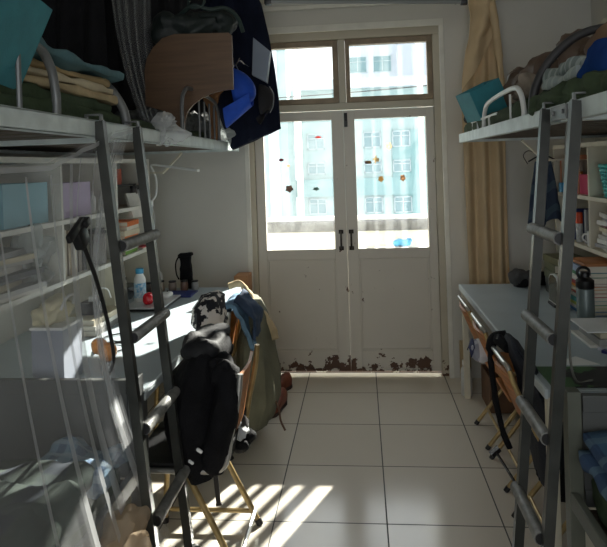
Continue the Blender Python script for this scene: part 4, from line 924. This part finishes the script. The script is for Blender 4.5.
for k, (lb, x0, x1, y0, y1, t, rgb) in enumerate((('lowest white', .90, 1.18, -.94, -.70, .012, WHT), ('middle grey', .93, 1.20, -.96, -.72, .030, (150, 150, 146)), ('upper beige', .94, 1.19, -.95, -.73, .022, (190, 182, 160)), ('topmost white', .89, 1.20, -.94, -.71, .006, (224, 226, 226)))):
    bm = BM(); box(bm, x0, x1, y0, y1, z, z + t, .0015); z += t + .0005
    tag(obj('paper_pad', bm, M('pad_%d' % k, rgb, .7, var=.05), None, False), '%s pad in the paper pile before the grey green bottle' % lb, 'paper', 'paper pads on the right desk')
for k, (lb, y, rgb) in enumerate((('white', -1.06, (214, 216, 222)), ('dark blue', -1.10, (50, 54, 110)))):
    bm = BM(); bar(bm, (.93, y + .10, .7575), (1.06, y - .10, .7575), .022, .013); tag(obj('pen_box', bm, M('pen_box_%d' % k, rgb, .4), None, False), 'long %s pen case on the right desk at the right edge' % lb, 'pen case')
dm = thing('desk_mat', 'black desk mat with a green leaf print near the front of the right desk', 'mat', (.88, -1.25, .75))
bm = BM(); box(bm, .60, 1.16, -1.40, -1.18, .7505, .7535, .0008); mt, nt, b = nodes_of('leaf_print_mat')
tc = nt.nodes.new('ShaderNodeTexCoord'); vo = nt.nodes.new('ShaderNodeTexNoise'); vo.inputs['Scale'].default_value = 9; vo.inputs['Detail'].default_value = 4; nt.links.new(tc.outputs['Object'], vo.inputs['Vector'])
sx = nt.nodes.new('ShaderNodeSeparateXYZ'); nt.links.new(tc.outputs['Object'], sx.inputs[0])
k_ = math_node(nt, 'GREATER_THAN', math_node(nt, 'SUBTRACT', vo.outputs['Fac'], math_node(nt, 'MULTIPLY', math_node(nt, 'ADD', sx.outputs[0], .2), .9)), .46)
nt.links.new(mix_rgb(nt, k_, lin((22, 24, 28)), lin((52, 92, 50))), b.inputs['Base Color']); b.inputs['Roughness'].default_value = .5
obj('sheet', bm, mt, dm, False)
bm = BM(); box(bm, .885, .935, -1.222, -1.216, .7535, .7541); box(bm, .945, .985, -1.222, -1.216, .7535, .7541); obj('printed_line', bm, WHITEP, dm, False)
bm = BM(); prism(bm, [(.70, -1.12, .7506), (.80, -1.05, .7506), (.86, -1.15, .7506), (.74, -1.16, .7506)], (0, 0, .001)); tag(obj('paper_slip', bm, WHITEP, None, False), 'small white paper slip beyond the black mat on the right desk', 'paper')
bm = BM(); tube(bm, smooth_path([(.60, -1.69, 1.745), (.585, -1.67, 1.66), (.60, -1.60, 1.45), (.625, -1.53, 1.2), (.64, -1.47, 1.0), (.655, -1.43, .85), (.70, -1.36, .758), (.76, -1.34, .757)], 8), .0045, 8); tag(obj('hanging_cable', bm, M('grey_cable', (118, 118, 112), .5)), 'grey cable hanging from the right upper bed to the black desk mat', 'cable')
tw = thing('hanging_towel', 'dark blue towel on a black hanger beneath the right upper bed', 'towel', (1.10, .33, 1.1))
bm = BM()
def tws(u, v): return (1.0 + .05 * (1 - v) + (.10 + .11 * v) * u, .33 + .018 * math.sin(u * 11 + v * 2) * (.3 + v), 1.56 - (.40 + .03 * math.sin(u * 6)) * v)
sheet(bm, tws, 24, 20, .012, .012, 7, 3); obj('cloth', bm, plaid('dark_blue_towel', (44, 58, 78), (30, 38, 56), (72, 92, 102), 9), tw)
bm = BM(); tube(bm, smooth_path([(1.01, .33, 1.56), (1.10, .33, 1.60), (1.19, .33, 1.56)], 5), .005, 8); tube(bm, smooth_path([(1.10, .33, 1.60), (1.10, .33, 1.63), (1.085, .33, 1.655), (1.08, .335, 1.69), (1.08, .27, 1.70)], 5), .003, 6); tube(bm, smooth_path([(1.0, .31, 1.545), (.975, .31, 1.60), (1.01, .32, 1.63), (1.06, .33, 1.61)], 5), .003, 6); obj('hanger', bm, BLACKPL, tw)
bm = BM(); puff(bm, (1.12, .38, .79), (.40, .12, .08), .9, .03, 9, 50); tag(obj('dark_bundle', bm, BLACK), 'dark cloth bundle at the far end of the right desk behind the curtain foot', 'bundle')
bm = BM(); puff(bm, (.96, .36, .805), (.14, .10, .11), .95, .03, 14, 51); tag(obj('grey_bundle', bm, M('dark_grey_mesh', (70, 70, 70), .9)), 'small dark grey bundle next to the curtain on the right desk', 'bundle')

# ------------------------------------------------------------------ chairs
def left_chair(name, label, loc, rotz):
    """bent tube chair: seat z .44, back .80; faces local +Y, built at the origin"""
    r = thing(name, label, 'chair', (0, 0, 0))
    for s in (-1, 1):
        bm = BM(); tube(bm, smooth_path([(.185 * s, -.245, .80), (.188 * s, -.232, .70), (.19 * s, -.20, .56), (.19 * s, -.185, .48), (.19 * s, -.165, .445), (.19 * s, -.12, .43), (.19 * s, .05, .43), (.19 * s, .19, .43)], 5), .0115, 10); obj('back_tube', bm, SILVER if s < 0 else CHAIRTUBE, r)
        bm = BM(); tube(bm, [(.185 * s, -.02, .425), (.19 * s, -.225, .012)], .0125, 10); f = obj('rear_leg', bm, CHAIRTUBE, r)
        bm = BM(); tube(bm, [(.190 * s, -.219, .026), (.1905 * s, -.231, 0)], .016, 10); obj('rubber_foot', bm, BLACKPL, f)
        bm = BM(); tube(bm, [(.185 * s, .17, .425), (.19 * s, .20, .012)], .0125, 10); f = obj('front_leg', bm, CHAIRTUBE, r)
        bm = BM(); tube(bm, [(.1898 * s, .199, .026), (.19 * s, .201, 0)], .016, 10); obj('rubber_foot', bm, BLACKPL, f)
        bm = BM(); tube(bm, [(.19 * s, .195, .06), (.19 * s, -.20, .06)], .010, 8); obj('side_stretcher', bm, CHAIRTUBE, r)
    bm = BM(); tube(bm, [(-.19, -.212, .07), (.19, -.212, .07)], .010, 8); obj('rear_stretcher', bm, SILVER, r)
    bm = BM(); sheet(bm, lambda u, v: (-.172 + .344 * u, -.222 - .016 * math.sin(u * math.pi) + .045 * v, .775 - .24 * v), 14, 6, .012); obj('backrest', bm, CHAIRWOOD, r)
    bm = BM(); puff(bm, (0, .02, .449), (.38, .37, .022), .9, 0, 5, 1); obj('seat', bm, BLACKPL, r)
    r.location = loc; r.rotation_euler = (0, 0, rotz); return r
def fold_chair(label, loc, rotz, group):
    """folding chair: back posts run down to the front feet, rear legs up to the seat front"""
    r = thing('folding_chair', label, 'chair', (0, 0, 0), group)
    for s in (-1, 1):
        bm = BM(); tube(bm, smooth_path([(.15 * s, -.262, .80), (.155 * s, -.238, .72), (.16 * s, -.12, .45), (.16 * s, .20, .012)], 4), .0105, 10); p = obj('back_post', bm, CHAIRTUBE, r)
        bm = BM(); tube(bm, [(.16 * s, .192, .024), (.16 * s, .203, 0)], .0125, 10); obj('rubber_foot', bm, BLACKPL, p)
        bm = BM(); tube(bm, [(.155 * s, .13, .435), (.158 * s, -.185, .012)], .0115, 10); p = obj('rear_leg', bm, CHAIRTUBE, r)
        bm = BM(); tube(bm, [(.158 * s, -.178, .022), (.158 * s, -.192, 0)], .0132, 10); obj('rubber_foot', bm, BLACKPL, p)
    bm = BM(); tube(bm, [(-.157, -.122, .10), (.157, -.122, .10)], .008, 8); obj('rear_stretcher', bm, CHAIRTUBE, r)
    bm = BM(); tube(bm, [(-.16, .11, .135), (.16, .11, .135)], .008, 8); obj('front_stretcher', bm, CHAIRTUBE, r)
    bm = BM(); tube(bm, smooth_path([(-.15, -.262, .80), (-.135, -.270, .817), (-.09, -.274, .82), (.09, -.274, .82), (.135, -.270, .817), (.15, -.262, .80)], 4), .0105, 10); obj('top_tube', bm, SILVER, r)
    bm = BM(); sheet(bm, lambda u, v: (-.145 + .29 * u, -.262 - .020 * math.sin(u * math.pi) + .085 * v, .785 - .22 * v), 14, 6, .012); obj('backrest', bm, CHAIRWOOD, r)
    bm = BM(); puff(bm, (0, .01, .452), (.30, .34, .024), .9, 0, 5, 1); obj('seat', bm, CHAIRWOOD, r)
    r.location = loc; r.rotation_euler = (0, 0, rotz); r.scale = (1, 1, .945); return r
H = math.pi / 2
ch1 = left_chair('metal_chair', 'gold legged chair at the left desk draped with the black jacket', (-.79, -1.215, 0), H)
ch1['group'] = 'chairs at the left desk'
dup(ch1, (-1.045, -.26, 0), H, 'second chair at the left desk, under the jeans and the olive coat', 'chairs at the left desk')
f1 = fold_chair('folding chair nearest the curtain, pushed under the right desk', (.765, -.14, 0), -H, 'folding chairs under the right desk')
dup(f1, (.765, -.56, 0), -H, 'middle folding chair of the three under the right desk', 'folding chairs under the right desk')
dup(f1, (.75, -1.085, 0), -H, 'folding chair nearest the ladder under the right desk, under the black jacket', 'folding chairs under the right desk')

# ------------------------------------------------------------------ clothes on the left chairs
def ring(c, rx, ry, n=28, seed=0, amp=.0, k=5):
    c = Vector(c); o = []
    for i in range(n):
        t = 2 * math.pi * i / n; w = 1 + amp * math.sin(k * t + seed * 2.1) + amp * .6 * math.sin((2 * k + 1) * t + seed)
        o.append(c + Vector((rx * w * math.cos(t), ry * w * math.sin(t), 0)))
    return o
def drape(bm, rows, n=30, amp=.06, k=5, seed=0):
    return skin(bm, [ring(c, rx, ry, n, seed + .35 * i, amp, k) for i, (c, rx, ry) in enumerate(rows)])
j = thing('jacket', 'black puffy jacket hung over the back of the nearest left chair', 'jacket', (-.72, -1.22, .3))
bm = BM(); drape(bm, [((-.72, -1.25, .355), .04, .08), ((-.735, -1.245, .385), .10, .16), ((-.755, -1.24, .46), .135, .195), ((-.765, -1.235, .57), .135, .20), ((-.76, -1.22, .67), .125, .20), ((-.735, -1.215, .77), .105, .19), ((-.705, -1.21, .83), .08, .165), ((-.69, -1.21, .868), .05, .13), ((-.685, -1.21, .88), .02, .08)], 40, .035, 6, 1)
for v in bm.verts: v.co += Vector((1, .8, .3)) * (.024 * nz(v.co, 6, 3) + .012 * nz(v.co, 17, 4))
obj('body', bm, BLACK, j)
bm = BM(); tube(bm, smooth_path([(-.64, -1.30, .83), (-.605, -1.36, .80), (-.60, -1.39, .72), (-.625, -1.40, .60), (-.65, -1.40, .50), (-.67, -1.38, .42)], 6), [.03] * 6 + [.048] * 6 + [.054] * 6 + [.052] * 6 + [.046] * 6 + [.03], 14)
for v in bm.verts: v.co += Vector((.6, 1, .2)) * .016 * nz(v.co, 12, 5)
obj('sleeve', bm, BLACK, j)
bm = BM(); puff(bm, (-.725, -1.20, .868), (.15, .30, .075), 1, .022, 9, 52, 14); obj('hood', bm, M('black_padded_cloth', (15, 16, 20), .75, var=.15, vs=14, bump=.3, bs=90), j)
bm = BM(); puff(bm, (-.625, -1.37, .805), (.10, .07, .10), 1, .03, 13, 53, 12); obj('collar', bm, BLACK, j)
bm = BM()
for a, z, y in ((-.70, .53, -1.448), (-.735, .485, -1.446), (-.79, .43, -1.43)): puff(bm, (a, y, z), (.026, .012, .012), 1, .004, 20, 3, 4, (0, .6, 0))
obj('reflective_mark', bm, WHITEP, j)
bm = BM(); bar(bm, (-.655, -1.40, .42), (-.645, -1.405, .31), .018, .004, (0, 1, 0)); bar(bm, (-.645, -1.405, .31), (-.643, -1.405, .30), .022, .007, (0, 1, 0)); obj('belt', bm, BLACKPL, j, False)
bm = BM(); puff(bm, (-.72, -1.08, .475), (.24, .14, .12), 1, .06, 9, 54, 12); tag(obj('dark_bag', bm, M('grey_black_cloth', (52, 48, 48), .85, var=.25, bump=.3)), 'dark striped bundle on the seat of the nearest left chair', 'bundle')
bm = BM(); puff(bm, (-.665, -1.08, .465), (.14, .14, .10), 1, .06, 13, 55, 14); tag(obj('pale_cloth', bm, M('pale_grey_cloth', (186, 190, 192), .85, bump=.25)), 'pale grey crumpled cloth hanging off the nearest left chair beside the black jacket', 'cloth')
bm = BM(); puff(bm, (-.625, -1.08, .395), (.10, .12, .08), 1, .04, 12, 56, 12); tag(obj('black_cloth', bm, BLACK), 'black cloth beneath the pale grey cloth at the nearest left chair', 'cloth')

bm = BM(); drape(bm, [((-.86, -.66, .752), .06, .09), ((-.86, -.66, .80), .085, .12), ((-.855, -.65, .88), .08, .12), ((-.84, -.63, .935), .06, .09), ((-.83, -.62, .95), .02, .04)], 30, .06, 5, 2)
for v in bm.verts: v.co += Vector((.6, 1, .3)) * .022 * nz(v.co, 10, 7)
SHIRT = M('black_white_print_cloth', (222, 216, 210), .85, vs=22, rgb2=(26, 26, 34), bump=.2)
SHIRT.node_tree.nodes['Color Ramp'].color_ramp.elements[0].position = .49; SHIRT.node_tree.nodes['Color Ramp'].color_ramp.elements[1].position = .52
tag(obj('printed_shirt', bm, SHIRT), 'black and white printed shirt bunched on the desk corner behind the black jacket', 'shirt')
bm = BM()
def jeans(u, v):   # over the chair back: up the desk side, over the top, down the aisle side
    y = -.45 + .28 * u + .010 * math.sin(v * 9)
    if v < .30: t = v / .30; x, z = -.862 + .02 * t, .66 + .16 * t
    elif v < .45: t = (v - .30) / .15; x, z = -.842 + .085 * t, .82 + .022 * math.sin(t * math.pi)
    else: t = (v - .45) / .55; x, z = -.757 + .075 * t, .82 - .22 * t - .03 * math.sin(u * 5)
    return (x, y + .03 * (z - .7), z)
sheet(bm, jeans, 26, 34, .022, .020, 9, 4); je = obj('jeans', bm, DENIM); tag(je, 'washed blue jeans thrown over the second left chair back', 'jeans')
bm = BM(); sheet(bm, lambda u, t: (-.775 + .05 * math.sin(t * math.pi * .9) + .085 * t, -.42 + .22 * u, .858 - .07 * t * t - .15 * t + .01 * math.sin(u * 9)), 18, 20, .016, .018, 12, 8); obj('folded_leg', bm, M('dark_denim', (56, 76, 104), .9, var=.2, bump=.3, bs=150), je)
oc = thing('coat', 'long olive grey coat hanging over the second left chair to near the floor', 'coat', (-.64, -.45, .2))
bm = BM(); drape(bm, [((-.73, -.17, .07), .04, .12), ((-.73, -.175, .12), .115, .20), ((-.71, -.17, .26), .135, .22), ((-.70, -.17, .42), .125, .22), ((-.71, -.16, .58), .105, .20), ((-.715, -.15, .70), .07, .18), ((-.745, -.14, .79), .05, .15), ((-.76, -.14, .815), .02, .09)], 44, .05, 7, 3)
for v in bm.verts: v.co += Vector((1, .4, .2)) * .022 * nz(v.co, 6, 9)
obj('body', bm, OLIVE, oc)
bm = BM(); tube(bm, smooth_path([(-.87, -.10, .875), (-.80, -.11, .885), (-.745, -.13, .80), (-.70, -.14, .735), (-.64, -.16, .68), (-.59, -.20, .58)], 6), [.020] * 10 + [.026] * 21, 10)
for v in bm.verts: v.co += Vector((1, 1, .3)) * .010 * nz(v.co, 14, 2)
obj('pale_lining', bm, BEIGE, oc)
bm = BM(); tube(bm, smooth_path([(-.60, -.25, .26), (-.575, -.26, .20), (-.565, -.26, .13), (-.54, -.27, .08)], 5), .006, 8); obj('drawstring', bm, M('brown_cord', (96, 70, 54), .8), oc)

# shoes and box by the doors
def shoe(label, x, y, rz, mat, lace=False):
    s = thing('shoe', label, 'shoe', (0, 0, 0), 'shoes by the left of the doors')
    bm = BM(); skin(bm, [[Vector((w * math.cos(t) , yy, max(.018, .018 + h * (.5 + .5 * math.sin(t)) * (1 if math.sin(t) > -.2 else .2)))) for t in [k * 2 * math.pi / 14 for k in range(14)]] for yy, w, h in ((-.13, .02, .06), (-.12, .034, .09), (-.08, .038, .095), (-.03, .038, .075), (.03, .043, .05), (.08, .043, .04), (.115, .032, .032), (.13, .012, .018))])
    obj('upper', bm, mat, s)
    bm = BM(); prism(bm, [(w * sg, yy, 0) for sg, rows in ((1, ((-.132, .026), (-.10, .037), (-.02, .037), (.05, .046), (.10, .040), (.132, .018))), (-1, ((.132, .018), (.10, .040), (.05, .046), (-.02, .037), (-.10, .037), (-.132, .026)))) for yy, w in rows], (0, 0, .02)); obj('sole', bm, M('dark_sole', (52, 34, 28), .7), s, False)
    s.location = (x, y, 0); s.rotation_euler = (0, 0, rz); return s
shoe('red brown shoe nearest the doors beside the olive coat', -.69, .50, 2.6, RUST)
shoe('red brown shoe standing closer to the olive coat hem', -.66, .20, 2.9, RUST)
bm = BM(); puff(bm, (-.80, .58, .115), (.16, .18, .23), .9, .06, 9, 58); tag(obj('red_brown_bag', bm, RUST), 'red brown slouched bag behind the shoes left of the doors', 'bag')
bm = BM(); box(bm, -1.0, -.90, .60, .77, 0, .80, .003); tag(obj('cardboard_strip', bm, M('kraft_cardboard', (176, 128, 88), .8, var=.08)), 'brown cardboard upright in the corner at the far end of the left desk', 'cardboard')
cbx = thing('cardboard_box', 'open brown cardboard box beneath the far end of the right desk', 'box', (.78, .30, 0))
cube_box(cbx, (.84, .30, .111), (.30, .26, .22), (0, 0, 0), M('dark_kraft_cardboard', (112, 84, 62), .8, var=.1))
bm = BM(); box(bm, .60, .65, .56, .74, 0, .29, .003); tag(obj('small_carton', bm, M('pale_carton', (176, 156, 120), .8), None, False), 'small brown carton standing by the wall right of the doors', 'box')
bottle('white plastic jug standing by the wall right of the doors', (.60, .47, 0), .038, .235, M('milky_plastic', (206, 208, 206), .45), WHITEP, 'jug', .6, .6)

# right chairs
cp = thing('cap', 'blue and white cap hung on the folding chair nearest the curtain', 'cap', (.52, -.42, .5))
bm = BM(); puff(bm, (.535, -.385, .565), (.11, .15, .12), 1, .01, 9, 60); obj('crown', bm, plaid('navy_white_cap', (220, 222, 226), (30, 40, 90), (206, 208, 214), 9), cp)
bm = BM(); sheet(bm, lambda u, v: (.50 - .02 * v, -.44 + .12 * u, .60 + .03 * math.sin(u * math.pi) - .05 * v), 10, 6, .005); obj('brim', bm, M('navy_brim', (30, 38, 80), .8), cp)
jr = thing('jacket', 'black jacket hung over the folding chair nearest the right ladder', 'jacket', (.56, -1.1, .25))
bm = BM(); drape(bm, [((.66, -1.20, .27), .03, .06), ((.66, -1.19, .32), .06, .14), ((.645, -1.17, .45), .07, .18), ((.62, -1.15, .58), .06, .19), ((.595, -1.13, .68), .045, .18), ((.565, -1.10, .77), .035, .16), ((.54, -1.09, .83), .022, .12), ((.535, -1.09, .845), .01, .06)], 40, .05, 6, 5)
for v in bm.verts: v.co += Vector((1, .4, .2)) * .014 * nz(v.co, 8, 4)
obj('body', bm, M('black_navy_cloth', (30, 34, 46), .85, var=.2, bump=.3), jr)
bm = BM(); tube(bm, smooth_path([(.53, -1.0, .825), (.485, -.985, .81), (.468, -.99, .75), (.472, -.995, .62), (.482, -1.0, .52), (.505, -1.01, .42), (.53, -1.02, .35)], 6), [.022] * 12 + [.013] * 25, 10)
for v in bm.verts: v.co += Vector((1, 1, .2)) * .005 * nz(v.co, 14, 6)
obj('strap', bm, BLACK, jr)
bm = BM(); tube(bm, smooth_path([(.52, -1.09, .80), (.50, -1.03, .812), (.505, -.97, .805), (.53, -.95, .79)], 5), [.024] * 16, 10); obj('collar_roll', bm, BLACK, jr)
bm = BM(); bar(bm, (.49, -.99, .335), (.455, -1.0, .31), .026, .018); bar(bm, (.475, -1.01, .325), (.525, -1.10, .25), .018, .006, (1, 0, 0)); obj('strap_end', bm, BLACKPL, jr)
bb = thing('black_bag', 'black bag hung low at the seat of the folding chair nearest the right ladder', 'bag', (.70, -1.3, .2))
bm = BM(); puff(bm, (.72, -1.22, .36), (.22, .30, .24), .9, .05, 8, 62, 14); obj('body', bm, BLACK, bb)
bm = BM(); tube(bm, smooth_path([(.66, -1.12, .46), (.64, -1.10, .53), (.66, -1.20, .53), (.67, -1.26, .46)], 5), .008, 8); obj('strap', bm, BLACKPL, bb)

# ------------------------------------------------------------------ coat, caps and folder above the left bed end
ct = thing('hanging_coat', 'long dark navy coat hanging from the ceiling beside the left of the doors', 'coat', (-.75, .12, 1.7))
def hem(x): return 1.70 + .40 * (x + .86)
rows = []
n = 56
for i, (x0, x1, dz, d) in enumerate(((-.870, -.556, 0.0, .035), (-.885, -.560, .02, .05), (-.95, -.565, .22, .07), (-1.02, -.585, .45, .075), (-1.07, -.615, .68, .07), (-1.05, -.655, .88, .06), (-.98, -.70, .985, .05), (-.90, -.76, 1.03, .03))):
    rg = []
    for k in range(n):
        t = 2 * math.pi * k / n; cx = (x0 + x1) / 2 + (x1 - x0) / 2 * math.cos(t); fold = 1 + .30 * math.sin(cx * 58 + i * .4)
        y = .12 + d * math.sin(t) * fold; z = hem(cx) * max(0, 1 - dz / .6) + (1 - max(0, 1 - dz / .6)) * 1.73 + dz
        rg.append(Vector((cx, y, z)))
    rows.append(rg)
bm = BM(); skin(bm, rows)
for v in bm.verts: v.co.y += .012 * nz(v.co, 6, 2)
obj('body', bm, NAVY, ct)
bm = BM(); tube(bm, smooth_path([(-.83, .12, 2.72), (-.83, .12, 2.755), (-.82, .12, 2.80)], 4), .005, 8); obj('hanger_hook', bm, STEEL, ct)
bc = thing('baseball_cap', 'royal blue baseball cap hanging beside the brown bed table', 'cap', (-.73, -.30, 1.9))
def capmesh(par, c, rx, ry, rz, mat, brim, brimmat):
    # crown opening faces the room's left; the peak points down
    bm = BM(); rows = []
    for i in range(8):
        t = i / 7 * math.pi / 2; rows.append([Vector(c) + Vector((rx * math.sin(t) * 1.0, ry * math.cos(t) * math.cos(a) , rz * math.cos(t) * math.sin(a) * (1.0 if math.sin(a) > 0 else .95))) for a in [k * 2 * math.pi / 22 for k in range(22)]] if i < 7 else [Vector(c) + Vector((rx, .004 * math.cos(a), .004 * math.sin(a))) for a in [k * 2 * math.pi / 22 for k in range(22)]])
    skin(bm, rows, False); o = obj('crown', bm, mat, par)
    md = o.modifiers.new('thickness', 'SOLIDIFY'); md.thickness = .003
    bm = BM(); sheet(bm, brim, 14, 8, .004); obj('peak', bm, brimmat, par)
bm = BM(); rows = []
for i in range(9):
    t = i / 8 * math.pi / 2 * .98   # dome axis points right and a little down, its rim opens to the left
    rows.append([Vector((-.765 + .125 * math.sin(t) + .25 * (-.02) * math.cos(t) * math.sin(a), -.29 + .085 * math.cos(t) * math.cos(a), 2.045 - .03 * math.sin(t) + .105 * math.cos(t) * math.sin(a))) for a in [k * 2 * math.pi / 24 for k in range(24)]])
skin(bm, rows, False); o = obj('crown', bm, BLUE, bc); md = o.modifiers.new('thickness', 'SOLIDIFY'); md.thickness = .003
bm = BM()
def peak(u, v):
    a = -math.pi * (.5 + .38 * (u - .5) * 2)
    e = v * .125 * (1 - .35 * abs(2 * u - 1) ** 2.5)
    return (-.765 + .095 - .15 * v - .25 * .02 * math.sin(a), -.29 + .085 * math.cos(a) * (1 - .15 * v), 2.045 - .015 + .100 * math.sin(a) - e * .95)
sheet(bm, peak, 18, 10, .004); obj('peak', bm, BLUE, bc)
bm = BM(); tube(bm, [(-.66, -.30, 2.012), (-.652, -.30, 2.010)], .008, 10); obj('button', bm, BLUE, bc)
bm = BM(); tube(bm, smooth_path([(-.735, -.30, 2.135), (-.745, -.31, 2.165), (-.72, -.31, 2.185), (-.70, -.30, 2.165)], 5), .0035, 6); tube(bm, smooth_path([(-.77, -.32, 2.15), (-.745, -.32, 2.16), (-.72, -.32, 2.20)], 5), .003, 6); tube(bm, [(-.72, -.31, 2.18), (-.725, .06, 2.20)], .003, 6); obj('hook', bm, STEEL, bc)
bc = thing('baseball_cap', 'black baseball cap hanging on the navy coat to the right of the blue cap', 'cap', (-.62, -.02, 1.9))
capmesh(bc, (-.665, .0, 1.995), .085, .075, .095, M('black_cap_cloth', (38, 36, 38), .85, bump=.2), lambda u, v: (-.665 + .07 * u - .04 * v, .0 + .07 * math.cos(u * math.pi) * (1 - .25 * v), 1.925 - .08 * v * math.sin(.35 + u * 2.4) ** .7), M('black_cap_cloth'))
bm = BM(); tube(bm, smooth_path([(-.60, -.03, 2.07), (-.575, -.04, 2.02), (-.58, -.045, 1.95), (-.60, -.04, 1.91)], 5), .003, 6); obj('piping', bm, GREYC, bc)
bm = BM(); prism(bm, [(-.690, -.035, 2.372), (-.590, -.035, 2.285), (-.618, -.035, 2.095), (-.705, -.035, 2.145)], (0, .060, 0)); fo = obj('grey_folder', bm, M('blue_grey_board', (132, 142, 156), .5, var=.04), None, False); tag(fo, 'blue grey flat folder tucked against the navy coat above the black cap', 'folder')
